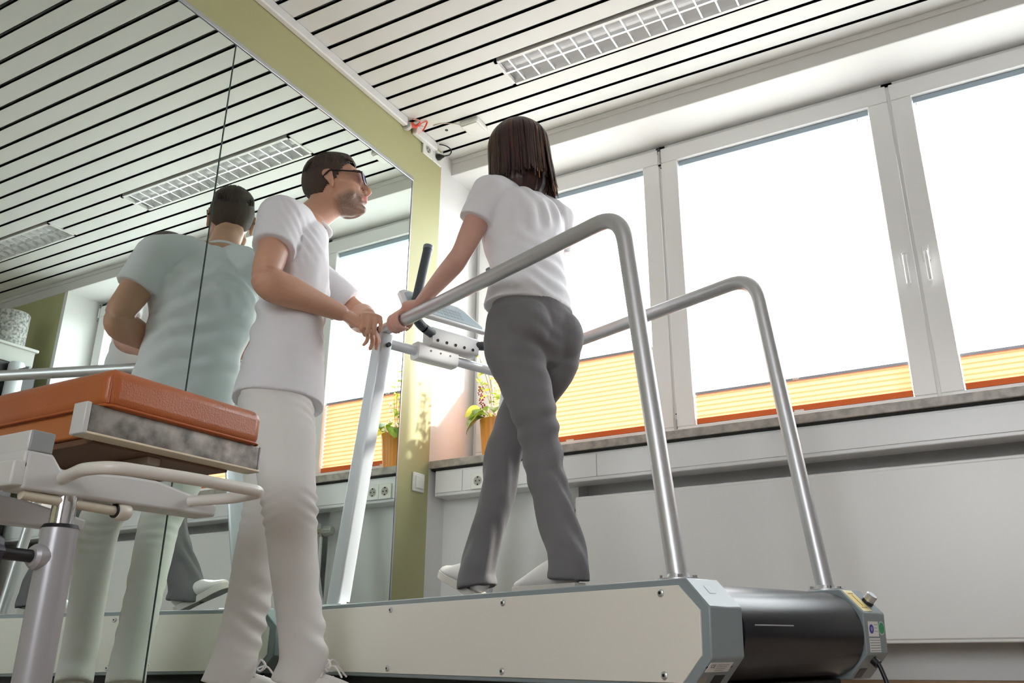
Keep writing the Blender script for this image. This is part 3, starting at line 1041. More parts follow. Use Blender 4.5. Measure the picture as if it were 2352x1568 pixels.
finish('rod_end', bm, mat('cream_enamel2', (0.68, 0.64, 0.56), 0.35), rod)
bm = bmesh.new()
cyl(bm, (0.78, -2.103, 0.419), (0.78, -2.100, 0.419), 0.0135, 20)
finish('rod_ring', bm, M_BLACK, rod)
# lifting columns
M_COL = mat('column_grey_metallic', (0.42, 0.41, 0.43), 0.3, 0.35)
for xx, yy in ((0.775, -2.199), (0.335, -2.199)):
    bm = bmesh.new()
    cyl(bm, (xx, yy, 0.02), (xx, yy, 0.374), 0.0305, 36)
    col = finish('lifting_column', bm, M_COL, be)
    bm = bmesh.new()
    cyl(bm, (xx, yy, 0.374), (xx, yy, 0.381), 0.0315, 36, r2=0.028)
    finish('seal_ring', bm, M_BLACK, col)
    bm = bmesh.new()
    cyl(bm, (xx, yy, 0.378), (xx, yy, 0.436), 0.0205, 28)
    finish('piston_rod', bm, M_CHROME, col)
    bm = bmesh.new()
    obox(bm, V((xx, yy, 0)), X, Y, Z, -0.012, 0.012, -0.026, 0.026, 0.418, 0.436)
    finish('rod_clevis', bm, M_BFR, col, bevel=0.003)
bm = bmesh.new()
lathe(bm, (0.775, -2.225, 0.322), [(0.022, -0.005), (0.022, 0.012), (0.017, 0.018)], 22, -Y)
bo = finish('knob_boss', bm, M_COL, be)
bm = bmesh.new()
cyl(bm, (0.775, -2.235, 0.322), (0.775, -2.318, 0.324), 0.011, 16)
kn = finish('knob_shaft', bm, M_BLACK, be)
bm = bmesh.new()
lathe(bm, (0.775, -2.300, 0.324), [(0.012, 0), (0.026, 0.004), (0.030, 0.014), (0.030, 0.034), (0.02, 0.045)], 40, -Y, 7, 0.09)
finish('star_knob', bm, mat('knob_blue_black', (0.03, 0.03, 0.05), 0.45), kn)
for yy in (-2.32, -1.80):
    bm = bmesh.new()
    box(bm, 0.24, 0.86, yy - 0.025, yy + 0.025, 0.0, 0.035)
    finish('floor_foot', bm, M_BFR, be, bevel=0.006)
bm = bmesh.new()
box(bm, 0.50, 0.60, -2.32, -1.80, 0.008, 0.032)
box(bm, 0.29, 0.82, -2.222, -2.176, 0.005, 0.030)
finish('floor_frame', bm, M_BFR, be, bevel=0.004)

# ================================================================ POT PLANT ON THE SILL
PC = V((0.292, 0.104, 0.988))
pt = empty('potted_plant', PC, 'flowering plant with heart-shaped leaves in a ribbed orange pot on the sill', 'plant')
bm = bmesh.new()
lathe(bm, PC, [(0.046, 0.0), (0.056, 0.004), (0.060, 0.05), (0.066, 0.12), (0.070, 0.175), (0.071, 0.182), (0.064, 0.184), (0.060, 0.165), (0.001, 0.160)], 72, Z, 18, 0.018)
finish('plant_pot', bm, mat('orange_glaze', (0.95, 0.40, 0.07), 0.3, trans=0.15), pt)
bm = bmesh.new()
cyl(bm, PC + Z * 0.155, PC + Z * 0.165, 0.058, 24)
finish('soil', bm, mat('soil', (0.06, 0.04, 0.025), 0.9, bump=0.6, bump_scale=80), pt)
M_LEAF = mat('leaf_green', (0.30, 0.46, 0.06), 0.35, trans=0.45)
M_LEAFD = mat('leaf_dark', (0.10, 0.22, 0.04), 0.3, trans=0.25)
M_LEAFSUN = mat('leaf_sunlit', (0.62, 0.66, 0.12), 0.4, trans=0.5)  # pale sunlit tint put into the colour of some leaves
def leaf(bm, base, d, length, width, droop, roll=0.0, mi=0, heart=True):
    """cupped leaf from base along d, bending down"""
    d = d.normalized()
    side = d.cross(Z)
    side = side.normalized() if side.length > 1e-4 else X
    side = (Matrix.Rotation(roll, 3, d) @ side)
    n = 10
    rows = []
    p = base.copy()
    dd = d.copy()
    for i in range(n + 1):
        t = i / n
        wd = width * 0.5 * (sin(pi * min(1, t * 0.92 + 0.08)) ** 0.75) * (1.15 - 0.35 * t)
        if heart and t < 0.12: wd *= 0.72
        upv = side.cross(dd).normalized()
        if upv.z < 0: upv = -upv
        row = []
        for s in (-1, -0.5, 0, 0.5, 1):
            row.append(bm.verts.new(p + side * (wd * s) + upv * (abs(s) * wd * 0.28 + 0.002 * sin(9 * t + s))))
        rows.append(row)
        dd = (dd - Z * (droop / n)).normalized()
        p = p + dd * (length / n)
    for i in range(n):
        for k in range(4):
            f = bm.faces.new((rows[i][k], rows[i][k + 1], rows[i + 1][k + 1], rows[i + 1][k]))
            f.material_index = mi
random.seed(11)
bm = bmesh.new()
leaf_specs = [ # azimuth deg, elevation, stem length, leaf length, width, droop, mat
    (200, 25, 0.03, 0.105, 0.10, 2.2, 0), (235, 10, 0.035, 0.11, 0.095, 2.0, 0), (170, 35, 0.06, 0.13, 0.08, 1.2, 2),
    (215, -5, 0.03, 0.12, 0.085, 1.6, 1), (262, 20, 0.05, 0.10, 0.07, 1.6, 0), (300, 20, 0.05, 0.12, 0.075, 1.4, 0),
    (20, 30, 0.06, 0.12, 0.08, 1.3, 2), (60, 35, 0.05, 0.12, 0.08, 1.3, 0), (120, 30, 0.05, 0.12, 0.08, 1.3, 2), (345, 10, 0.06, 0.12, 0.075, 1.5, 0)]
bs = bmesh.new()
for az_, el, sl, ll, wd, dr, mi in leaf_specs:
    a, e = math.radians(az_), math.radians(el)
    d = V((cos(a) * cos(e), sin(a) * cos(e), sin(e)))
    s0 = PC + V((cos(a), sin(a), 0)) * 0.02 + Z * 0.16
    s1 = s0 + d * sl + Z * 0.035
    tube(bs, catmull([s0, (s0 + s1) / 2 + Z * 0.015, s1], 4), 0.002, 6)
    leaf(bm, s1, d, ll, wd, dr, random.uniform(-0.4, 0.4), mi)
# taller shoots with small leaves
for az_, hgt, lean in ((200, 0.30, 0.05), (230, 0.34, 0.09), (30, 0.33, 0.05), (170, 0.26, 0.12)):
    a = math.radians(az_)
    s0 = PC + Z * 0.16
    s1 = s0 + V((cos(a) * lean, sin(a) * lean, hgt))
    path = catmull([s0, (s0 + s1) / 2 + V((0.01, 0, 0.02)), s1], 8)
    tube(bs, path, 0.0016, 6)
    for k in range(5):
        q = path[int(len(path) * (0.45 + 0.13 * k)) - 1]
        aa = random.uniform(0, 2 * pi)
        leaf(bm, q, V((cos(aa), sin(aa), 0.3)), random.uniform(0.035, 0.055), 0.028, 1.0, 0, random.choice((0, 2, 2)), False)
finish('foliage', bm, [M_LEAF, M_LEAFD, M_LEAFSUN], pt)
finish('stems', bs, mat('stem_green', (0.22, 0.30, 0.08), 0.5), pt)
bm = bmesh.new()
for k in range(46):
    t = k / 46
    a = random.uniform(0, 2 * pi)
    q = PC + V((-0.055 - 0.015 * t, -0.02, 0.20 + 0.16 * t)) + V((cos(a), sin(a), random.uniform(-0.5, 0.5))) * random.uniform(0.002, 0.016)
    ellip(bm, q, X, Y, Z, 0.0042, 0.0042, 0.0042, 8, 5)
finish('berries', bm, mat('berry_red', (0.42, 0.08, 0.08), 0.35), pt)
bm = bmesh.new()
for cx, cy, cz in ((-0.035, -0.05, 0.215), (0.0, -0.055, 0.235), (-0.02, -0.04, 0.185), (0.03, -0.05, 0.20), (-0.005, -0.05, 0.29), (0.02, -0.03, 0.33), (-0.03, -0.03, 0.35)):
    c = PC + V((cx, cy, cz))
    for k in range(5):
        a = 2 * pi * k / 5 + cx * 40
        leaf(bm, c, V((cos(a), -0.5, sin(a))), 0.019, 0.014, 0.2, 0, 0, False)
finish('blossoms', bm, mat('blossom_white', (0.90, 0.86, 0.80), 0.5, trans=0.3), pt)

# ================================================================ GYM EQUIPMENT BY THE PIER (seen in the mirror)
M_SPECK = mat('speckled_foam', (0.55, 0.55, 0.52), 0.7, color2=(0.17, 0.17, 0.16), noise_scale=60)
bm = bmesh.new()
lathe(bm, (3.395, -0.15, 2.092), [(0.098, 0), (0.105, 0.01), (0.105, 0.235), (0.098, 0.245), (0.03, 0.246)], 36)
o = finish('foam_roller', bm, M_SPECK)
tag(o, 'speckled grey foam roller standing on the grey box beside the green pier', 'foam roller')
bx = empty('storage_box', (3.42, -0.16, 1.96), 'grey storage box under the speckled foam roller', 'box')
finish('box_body', B(3.27, 3.60, -0.30, -0.02, 1.962, 2.075), mat('box_grey', (0.42, 0.42, 0.38), 0.5), bx, bevel=0.006)
finish('box_lid', B(3.255, 3.615, -0.315, -0.005, 2.070, 2.091), mat('box_lid_grey', (0.50, 0.50, 0.47), 0.5), bx, bevel=0.005)
eq = empty('exercise_machine', (3.45, -0.15, 0.0), 'tall black exercise machine with a white post and round white dial', 'exercise machine')
finish('machine_body', B(3.24, 3.62, -0.26, 0.0, 0.03, 1.958), mat('machine_black', (0.02, 0.016, 0.02), 0.4), eq, bevel=0.01)
bm = bmesh.new()
ring_loft(bm, [(V((3.20, -0.16, 0.03)), X, Y, 0.045, 0.05), (V((3.20, -0.16, 1.93)), X, Y, 0.045, 0.05), (V((3.20, -0.16, 1.95)), X, Y, 0.035, 0.04)], 32, True)
finish('guide_post', bm, M_ALU2, eq)
bm = bmesh.new()
lathe(bm, (3.37, -0.258, 1.80), [(0.085, 0), (0.085, 0.02), (0.075, 0.026)], 36, -Y)
finish('dial', bm, M_PVC, eq)
finish('side_arm', B(3.05, 3.16, -0.17, -0.15, 1.86, 1.90), mat('arm_grey', (0.25, 0.25, 0.26), 0.4), eq, bevel=0.004)
finish('machine_base', B(3.12, 3.7, -0.40, 0.01, 0.0, 0.03), M_BLACK, eq, bevel=0.004)

# ================================================================ OUTSIDE
ho = empty('building', (-4.5, 14, -3), 'pale flat-roofed building far outside the window', 'building')
M_HAZE = mat('pale_facade', (0.78, 0.82, 0.86), 0.8)
finish('facade', B(-9, 9, 16, 22, -3.0, 2.3), M_HAZE, ho, smooth=False)
finish('roof', B(-9.3, 9.3, 15.7, 22.3, 2.3, 2.6), mat('pale_roof', (0.55, 0.62, 0.70), 0.7), ho, smooth=False)

# ================================================================ PEOPLE
def sweep(bm, pts, ra, rb=None, ref=V((1, 0, 0)), n=20, sub=4, power=2.0, caps=(True, True)):
    """smooth tapered limb through pts; ra along the reference axis, rb across it"""
    pts = [V(p) for p in pts]
    rb = rb or ra
    m = len(pts)
    P = catmull(pts, sub)
    A = [v.x for v in catmull([V((r, 0, 0)) for r in ra], sub)]
    Bq = [v.x for v in catmull([V((r, 0, 0)) for r in rb], sub)]
    rings = []
    for i, p in enumerate(P):
        if i == 0: d = P[1] - p
        elif i == len(P) - 1: d = p - P[i - 1]
        else: d = P[i + 1] - P[i - 1]
        d.normalize()
        a = ref - d * ref.dot(d)
        a = a.normalized() if a.length > 1e-4 else frame_of(d)[0]
        b = d.cross(a).normalized()
        rings.append([p, a, b, max(A[i], 0.001), max(Bq[i], 0.001), d])
    full = []
    if caps[0]:
        p, a, b, x, y_, d = rings[0]
        r = min(x, y_)
        for t in (0.15, 0.5, 0.8):
            full.append((p - d * (r * cos(t * pi / 2)), a, b, x * sin(t * pi / 2), y_ * sin(t * pi / 2)))
    for p, a, b, x, y_, d in rings: full.append((p, a, b, x, y_))
    if caps[1]:
        p, a, b, x, y_, d = rings[-1]
        r = min(x, y_)
        for t in (0.8, 0.5, 0.15):
            full.append((p + d * (r * cos(t * pi / 2)), a, b, x * sin(t * pi / 2), y_ * sin(t * pi / 2)))
    ring_loft(bm, full, n, True, power)

def organic(name, bm, mats, parent, voxel=0.005, smooth=4, disp=None, matfn=None, label=None):
    """fuse overlapping closed pieces into one continuous skin"""
    bmesh.ops.recalc_face_normals(bm, faces=bm.faces)
    me = bpy.data.meshes.new('raw')
    bm.to_mesh(me)
    bm.free()
    ob = bpy.data.objects.new('raw', me)
    scn.collection.objects.link(ob)
    r = ob.modifiers.new('r', 'REMESH')
    r.mode = 'VOXEL'
    r.voxel_size = voxel
    s = ob.modifiers.new('s', 'SMOOTH')
    s.iterations = smooth
    s.factor = 0.5
    dg = bpy.context.evaluated_depsgraph_get()
    me2 = bpy.data.meshes.new_from_object(ob.evaluated_get(dg))
    bpy.data.objects.remove(ob)
    if disp:
        nrm = [v.normal.copy() for v in me2.vertices]
        for v, nn in zip(me2.vertices, nrm):
            v.co += nn * disp(v.co, nn)
    for mm in (mats if isinstance(mats, (list, tuple)) else [mats]):
        me2.materials.append(mm)
    me2.name = name
    for p in me2.polygons:
        p.use_smooth = True
        if matfn: p.material_index = matfn(p.center, p.normal)
    c = V((0, 0, 0))
    for v in me2.vertices: c += v.co
    c /= max(1, len(me2.vertices))
    me2.transform(Matrix.Translation(-c))
    o = bpy.data.objects.new(name, me2)
    link(o)
    o.parent = parent
    pm = parent.matrix_basis.copy()
    if parent.parent: pm = parent.parent.matrix_basis @ pm
    o.location = pm.inverted() @ c
    if label: o['label'] = label
    return o

def skin_mat(name, color, red, stub=None):
    m = mat(name, color, 0.45, noise_amt=0.10, noise_scale=9, bump=0.10, bump_scale=420, sss=0.10, spec=0.4)
    return m
M_SKIN_M = skin_mat('skin_tan', (0.62, 0.345, 0.235), None)
M_SKIN_W = skin_mat('skin_light', (0.66, 0.38, 0.30), None)
M_STUB = mat('skin_stubble', (0.36, 0.225, 0.165), 0.6, noise_amt=0.30, noise_scale=320, bump=0.15, bump_scale=400)
M_LIP = mat('lips', (0.60, 0.23, 0.19), 0.4)
M_HAIR_M = mat('short_brown_hair', (0.055, 0.030, 0.020), 0.5, color2=(0.018, 0.010, 0.008), noise_scale=60, stretch=(1, 1, 0.35), bump=0.7, bump_scale=240)
M_HAIR_S = mat('shaved_side_hair', (0.075, 0.045, 0.032), 0.7, color2=(0.045, 0.028, 0.02), noise_scale=300, bump=0.4, bump_scale=500)
M_SHIRT = mat('white_cotton', (0.78, 0.77, 0.80), 0.85, bump=0.12, bump_scale=500, spec=0.2)
M_JEANS = mat('white_denim', (0.77, 0.745, 0.72), 0.85, bump=0.25, bump_scale=700, spec=0.2)
M_SEAM = mat('seam_shadow', (0.50, 0.47, 0.44), 0.9)
M_GREYP = mat('grey_jersey', (0.170, 0.163, 0.168), 0.8, noise_amt=0.12, noise_scale=8, bump=0.15, bump_scale=400, spec=0.25)
M_SHOEW = mat('pale_shoe_leather', (0.74, 0.71, 0.68), 0.5, noise_amt=0.06, noise_scale=20)
M_SOLE = mat('shoe_sole', (0.62, 0.58, 0.52), 0.6)
M_LACE = mat('shoe_lace', (0.80, 0.76, 0.76), 0.7)
M_SOCK = mat('navy_sock', (0.015, 0.02, 0.045), 0.9)

def hand(bm, wrist, palm_dir, palm_nrm, thumb_side, curl, size=1.0, spread=0.12, curls=None):
    """hand starting at the wrist; palm_nrm points out of the back of the hand; returns nothing"""
    d = palm_dir.normalized()
    nrm = (palm_nrm - d * palm_nrm.dot(d)).normalized()
    s = thumb_side.normalized()
    s = (s - d * s.dot(d) - nrm * s.dot(nrm)).normalized()
    S_ = size
    # palm block
    sweep(bm, [wrist - d * 0.02 * S_, wrist + d * 0.025 * S_, wrist + d * 0.060 * S_, wrist + d * 0.088 * S_],
          [0.025 * S_, 0.034 * S_, 0.041 * S_, 0.038 * S_], [0.019 * S_, 0.017 * S_, 0.0155 * S_, 0.012 * S_], ref=s, n=20)
    lens = [0.070, 0.080, 0.075, 0.060]
    for i in range(4):
        off = (1.5 - i) * 0.0195 * S_
        k = wrist + d * (0.088 - 0.004 * abs(1.2 - i)) * S_ + s * off
        fd = (d + s * ((1.5 - i) * spread)).normalized()
        c = curls[i] if curls else curl
        Lf = lens[i] * S_
        pts = [k - fd * 0.012 * S_]
        p = k.copy()
        pts.append(p.copy())
        ang = 0
        for seg, fr in ((0.45, 0.9), (0.30, 1.15), (0.25, 0.8)):
            ang += c * fr
            dd = (fd * cos(ang) - nrm * sin(ang)).normalized()
            p = p + dd * (Lf * seg)
            pts.append(p.copy())
        r0 = (0.0092 if i < 3 else 0.0080) * S_
        sweep(bm, pts, [r0 * 1.02, r0 * 1.08, r0, r0 * 0.92, r0 * 0.78], ref=s, n=12, sub=3)
    # thumb leaves the side of the palm near its base
    tb = wrist + d * 0.022 * S_ + s * 0.026 * S_
    td = (d * 0.62 + s * 0.70 - nrm * 0.35).normalized()
    t2 = (d * 0.88 + s * 0.22 - nrm * 0.45).normalized()
    p1 = tb + td * 0.036 * S_
    p2 = p1 + t2 * 0.032 * S_
    p3 = p2 + (t2 * 0.9 - nrm * 0.3).normalized() * 0.024 * S_
    sweep(bm, [tb - td * 0.012, tb, p1, p2, p3], [0.014 * S_, 0.014 * S_, 0.0115 * S_, 0.0108 * S_, 0.0088 * S_], ref=s, n=12, sub=3)

def head_shape(bm, c, F, R_, U, k=1.0, jaw=1.0):
    """head with face; c = middle of the skull, k = scale"""
    def P(r, f, u): return c + R_ * (r * k) + F * (f * k) + U * (u * k)
    ellip(bm, P(0, -0.012, 0.026), R_, F, U, 0.077 * k, 0.098 * k, 0.092 * k, 28, 18)
    ellip(bm, P(0, 0.028, 0.012), R_, F, U, 0.066 * k, 0.070 * k, 0.078 * k, 28, 18)      # forehead
    ellip(bm, P(0, 0.032, -0.045), R_, F, U, 0.060 * k, 0.060 * k, 0.062 * k, 28, 18)     # cheeks
    ellip(bm, P(0, 0.020, -0.070), R_, F, U, 0.057 * k * jaw, 0.058 * k, 0.042 * k, 28, 18)     # lower face
    # jaw
    sweep(bm, [P(0, 0.010, -0.060), P(0, 0.045, -0.088), P(0, 0.072, -0.104)], [0.056 * k * jaw, 0.046 * k * jaw, 0.024 * k * jaw], [0.040 * k, 0.034 * k, 0.016 * k], ref=R_, n=22)
    for s in (-1, 1):
        sweep(bm, [P(s * 0.052 * jaw, 0.002, -0.066), P(s * 0.046 * jaw, 0.018, -0.088), P(s * 0.030 * jaw, 0.050, -0.102), P(s * 0.008, 0.076, -0.106)], [0.016 * k, 0.016 * k, 0.014 * k, 0.012 * k], ref=R_, n=14)
        ellip(bm, P(s * 0.044, 0.026, -0.052), R_, F, U, 0.022 * k, 0.044 * k, 0.040 * k, 18, 12)
        # cheek bones
        sweep(bm, [P(s * 0.060, 0.022, -0.010), P(s * 0.053, 0.052, -0.020), P(s * 0.034, 0.076, -0.030)], [0.012 * k, 0.015 * k, 0.011 * k], ref=R_, n=12)
        # brow
        sweep(bm, [P(s * 0.060, 0.052, 0.018), P(s * 0.036, 0.084, 0.026), P(s * 0.010, 0.091, 0.020)], [0.007 * k, 0.009 * k, 0.008 * k], ref=R_, n=10)
        # eye ball with lids
        ellip(bm, P(s * 0.031, 0.071, 0.001), R_, F, U, 0.014 * k, 0.0125 * k, 0.011 * k, 14, 10)
        # ear
        ec = P(s * 0.079, -0.006, -0.008)
        oa = (R_ * s * 0.55 - F * 0.8).normalized()
        ear = [(0.000, -0.030), (-0.004, -0.012), (-0.013, 0.006), (-0.018, 0.022), (-0.010, 0.033), (0.003, 0.032), (0.008, 0.020)]
        sweep(bm, [ec + F * (f * k) + U * (u * k) + oa * (0.008 * k * min(1, abs(f) * 90)) for f, u in ear], [0.0055 * k, 0.0052 * k, 0.0045 * k, 0.0045 * k, 0.0045 * k, 0.0045 * k, 0.004 * k], ref=R_, n=10)
        sweep(bm, [ec + U * (-0.024 * k) - R_ * (s * 0.004 * k), ec + U * (0.0 * k) - F * 0.003 * k - R_ * (s * 0.002 * k), ec + U * (0.026 * k) - F * 0.006 * k], [0.008 * k, 0.013 * k, 0.012 * k], [0.0035 * k, 0.0035 * k, 0.0035 * k], ref=F, n=12)
        # nostril wing
        ellip(bm, P(s * 0.0125, 0.096, -0.043), R_, F, U, 0.0075 * k, 0.011 * k, 0.0075 * k, 12, 8)
    # nose
    sweep(bm, [P(0, 0.088, 0.014), P(0, 0.098, -0.008), P(0, 0.113, -0.034), P(0, 0.106, -0.046)], [0.0085 * k, 0.0095 * k, 0.0115 * k, 0.009 * k], ref=R_, n=14)
    # mouth area and lips
    ellip(bm, P(0, 0.072, -0.066), R_, F, U, 0.034 * k, 0.024 * k, 0.026 * k, 20, 12)
    sweep(bm, [P(-0.024, 0.084, -0.066), P(-0.008, 0.098, -0.063), P(0.008, 0.098, -0.063), P(0.024, 0.084, -0.066)], [0.003 * k, 0.0055 * k, 0.0055 * k, 0.003 * k], ref=U, n=10)
    sweep(bm, [P(-0.022, 0.084, -0.069), P(-0.008, 0.096, -0.073), P(0.008, 0.096, -0.073), P(0.022, 0.084, -0.069)], [0.003 * k, 0.006 * k, 0.006 * k, 0.003 * k], ref=U, n=10)
    # chin
    ellip(bm, P(0, 0.078, -0.104), R_, F, U, 0.019 * k, 0.015 * k, 0.015 * k, 16, 10)

def arm(bm, sh, el, wr, r=(0.056, 0.050, 0.043, 0.040, 0.044, 0.042, 0.034, 0.026), flat=0.9, ref=Z):
    """tapered arm from shoulder to wrist, bending only at the elbow"""
    up = (el - sh)
    fo = (wr - el)
    p = [sh, sh + up * 0.30, sh + up * 0.62, sh + up * 0.90, el + fo * 0.10, el + fo * 0.32, el + fo * 0.66, wr]
    sweep(bm, p, [r[i] for i in range(8)], [r[i] * flat for i in range(8)], ref=ref, n=20, sub=4)

def shoe(parent, heel, toe_dir, up, side, length=0.29, w=0.048, lab=None, tied=True, collar=1.0):
    """trainer: sole, upper, tongue, laces"""
    d = toe_dir.normalized()
    u = (up - d * up.dot(d)).normalized()
    s = d.cross(u).normalized()
    r = empty_child('shoe', heel, parent)
    bm = bmesh.new()
    prof = [(0.0, 0.55), (0.03, 0.72), (0.10, 0.66), (0.17, 0.78), (0.22, 0.98), (0.265, 0.86), (0.29, 0.35)]
    A = []
    for t, ww in prof:
        A.append((heel + d * (t / 0.29 * length), ww * w))
    pts = [p for p, _ in A]
    left = [p + s * q for p, q in A]
    right = [p - s * q for p, q in A]
    loop = catmull(left, 5) + list(reversed(catmull(right, 5)))
    lo = [bm.verts.new(p + u * 0.0) for p in loop]
    mi = [bm.verts.new(p + u * 0.014) for p in loop]
    hi = [bm.verts.new(p + u * 0.026) for p in loop]
    n = len(loop)
    for a_, b_ in ((lo, mi), (mi, hi)):
        for i in range(n):
            bm.faces.new((a_[i], a_[(i + 1) % n], b_[(i + 1) % n], b_[i]))
    bm.faces.new(list(reversed(lo))); bm.faces.new(hi)
    finish('sole', bm, M_SOLE, r, bevel=0.002)
    bm = bmesh.new()
    k = length / 0.29
    pts = [heel + d * 0.030 * k + u * 0.060, heel + d * 0.085 * k + u * 0.062, heel + d * 0.15 * k + u * 0.052, heel + d * 0.215 * k + u * 0.036, heel + d * 0.262 * k + u * 0.030]
    sweep(bm, pts, [0.034, 0.035, 0.039, 0.044, 0.034], [0.038, 0.044, 0.036, 0.024, 0.016], ref=s, n=24)
    sweep(bm, [heel + d * 0.045 * k + u * 0.055, heel + d * 0.062 * k + u * (0.115 if collar == 1.0 else 0.085)], [0.036 * collar, 0.040 * collar], [0.045 * collar, 0.052 * collar], ref=s, n=24)
    organic('upper', bm, M_SHOEW, r, 0.005, 4)
    if tied:
        for i in range(4):
            bm = bmesh.new()
            c = heel + d * (0.115 + 0.026 * i) * k + u * (0.104 - 0.015 * i)
            tube(bm, catmull([c - s * 0.026 - u * 0.014, c - s * 0.014 - u * 0.002, c + u * 0.002, c + s * 0.014 - u * 0.002, c + s * 0.026 - u * 0.014], 4), 0.0030, 8)
            finish('lace', bm, M_LACE, r)
        c = heel + d * 0.118 * k + u * 0.112
        for sg in (-1, 1):
            bm = bmesh.new()
            tube(bm, catmull([c, c + s * (0.022 * sg) + u * 0.024 + d * 0.012, c + s * (0.048 * sg) + u * 0.008 + d * 0.026, c + s * (0.026 * sg) - u * 0.006 + d * 0.014, c], 6), 0.0028, 8)
            finish('lace_bow', bm, M_LACE, r)
            bm = bmesh.new()
            tube(bm, catmull([c, c + s * (0.012 * sg) + u * 0.006 + d * 0.030, c + s * (0.030 * sg) - u * 0.022 + d * 0.055], 6), 0.0026, 8)
            finish('lace_end', bm, M_LACE, r)
    return r

def empty_child(name, loc, parent):
    o = bpy.data.objects.new(name, None)
    link(o)
    o.parent = parent
    o.location = V(loc) - parent.location
    return o

def folds(co, centers):
    """cloth folds: sum of local wave packets (centre, direction, wavelength, amplitude, radius)"""
    h = 0.0
    for c, d, wl, am, rad in centers:
        v = co - c
        q = v.length / rad
        if q < 1.6:
            wob = noise.noise(co * 7.0) * 2.2
            h += am * math.exp(-q * q * 2.0) * sin(v.dot(d) * 2 * pi / wl + wob)
    return h

# ---------------------------------------------------------------- the man
F = V((0.722, 0.692, 0)).normalized()
R_ = V((0.692, -0.722, 0)).normalized()
man = empty('person', (0.36, -1.26, 0.0), 'person with short dark hair and glasses in white shirt and white trousers', 'person')
HC = V((0.280, -1.061, 1.812))
HF = (F * 0.96 + R_ * 0.17 + Z * 0.22).normalized()
HU = (Z - HF * Z.dot(HF)).normalized()
HR = HF.cross(HU).normalized()
HR = HR if HR.dot(R_) > 0 else -HR
NB = V((0.222, -1.125, 1.630))
Rsh, Lsh = V((0.312, -1.335, 1.535)), V((0.115, -1.080, 1.535))
Rel, Lel = V((0.362, -1.425, 1.262)), V((0.300, -0.890, 1.335))
Rwr, Lwr = V((0.425, -1.135, 1.246)), V((0.440, -1.010, 1.272))
CH, WA, PE = V((0.230, -1.170, 1.42)), V((0.240, -1.182, 1.20)), V((0.245, -1.197, 0.99))
Rhp, Lhp = PE + R_ * 0.095 - Z * 0.05, PE - R_ * 0.095 - Z * 0.05
Rkn, Lkn = V((0.437, -1.298, 0.570)), V((0.254, -1.204, 0.575))
Ran, Lan = V((0.497, -1.247, 0.115)), V((0.236, -1.254, 0.115))

bm = bmesh.new()
head_shape(bm, HC, HF, HR, HU, 1.06, 1.02)
sweep(bm, [HC - HF * 0.018 - HU * 0.055, NB + V((0, 0, 0.045)) + F * 0.018, NB, NB - Z * 0.05 - F * 0.01], [0.056, 0.058, 0.066, 0.085], [0.060, 0.060, 0.062, 0.075], ref=R_, n=24)
ellip(bm, HC - HF * 0.070 - HU * 0.060, HR, HF, HU, 0.05, 0.035, 0.05)
sweep(bm, [NB - Z * 0.03, CH + Z * 0.06, WA, PE], [0.10, 0.150, 0.12, 0.12], [0.070, 0.085, 0.075, 0.080], ref=R_, n=28)
for sh, el, wr in ((Rsh, Rel, Rwr), (Lsh, Lel, Lwr)):
    sweep(bm, [NB - Z * 0.06, sh], [0.05, 0.06], ref=Z, n=18)
    arm(bm, sh, el, wr, (0.062, 0.058, 0.054, 0.049, 0.056, 0.054, 0.041, 0.030))
for hp, kn, an in ((Rhp, Rkn, Ran), (Lhp, Lkn, Lan)):
    sweep(bm, [PE, hp, hp.lerp(kn, 0.5), kn, kn.lerp(an, 0.35), an, an - Z * 0.03], [0.08, 0.070, 0.060, 0.045, 0.042, 0.034, 0.034], ref=R_, n=20)
# right hand lies over the left one, fingers hanging over the post top
hd = (F * 0.80 + V((0.05, 0.15, -0.46))).normalized()
hand(bm, Rwr + (Rwr - Rel).normalized() * 0.012, hd, Z * 0.8 + R_ * 0.55, F * 0.2 + V((-0.3, 0.3, 0.9)), 0.42, 1.06, 0.06, [0.30, 0.40, 0.50, 0.62])
hl = (V((0.60, -0.55, -0.30))).normalized()
hand(bm, Lwr + (Lwr - Lel).normalized() * 0.010, hl, Z * 0.9 - R_ * 0.3, V((0.15, -0.7, 0.4)), 0.60, 1.0, 0.05)
lipc = HC + HF * 0.098 - HU * 0.0715
chc = HC + HF * 0.06 - HU * 0.10
def man_matfn(c, n):
    v = c - HC
    if v.length > 0.19: return 0
    f, r, u = v.dot(HF) / 1.06, v.dot(HR) / 1.06, v.dot(HU) / 1.06
    if f > 0.085 and abs(r) < 0.024 and -0.079 < u < -0.058: return 2
    # beard shadow: jaw, chin, upper lip
    return 0
body = organic('body', bm, [M_SKIN_M, M_STUB, M_LIP], man, 0.0038, 5, None, man_matfn)
# beard growth density stored per vertex (jaw, chin, upper lip)
at = body.data.attributes.new('beard', 'FLOAT', 'POINT')
off = body.location + man.location
for i, v in enumerate(body.data.vertices):
    c = v.co + off - HC
    w = 0.0
    if c.length < 0.19:
        f, r, u = c.dot(HF) / 1.06, c.dot(HR) / 1.06, c.dot(HU) / 1.06
        lim = -0.040 - 0.35 * max(0, 0.065 - f)
        w = max(0, min(1, (lim - u) / 0.022)) * max(0, min(1, (f + 0.02) / 0.03)) * max(0, min(1, (u + 0.150) / 0.03))
        if f > 0.100: w = 0
    at.data[i].value = w
sn = M_SKIN_M.node_tree
ba = sn.nodes.new('ShaderNodeAttribute'); ba.attribute_name = 'beard'
nz = sn.nodes.new('ShaderNodeTexNoise'); nz.inputs['Scale'].default_value = 260
ml = sn.nodes.new('ShaderNodeMath'); ml.operation = 'MULTIPLY'
m2 = sn.nodes.new('ShaderNodeMath'); m2.operation = 'MULTIPLY'; m2.inputs[1].default_value = 1.7
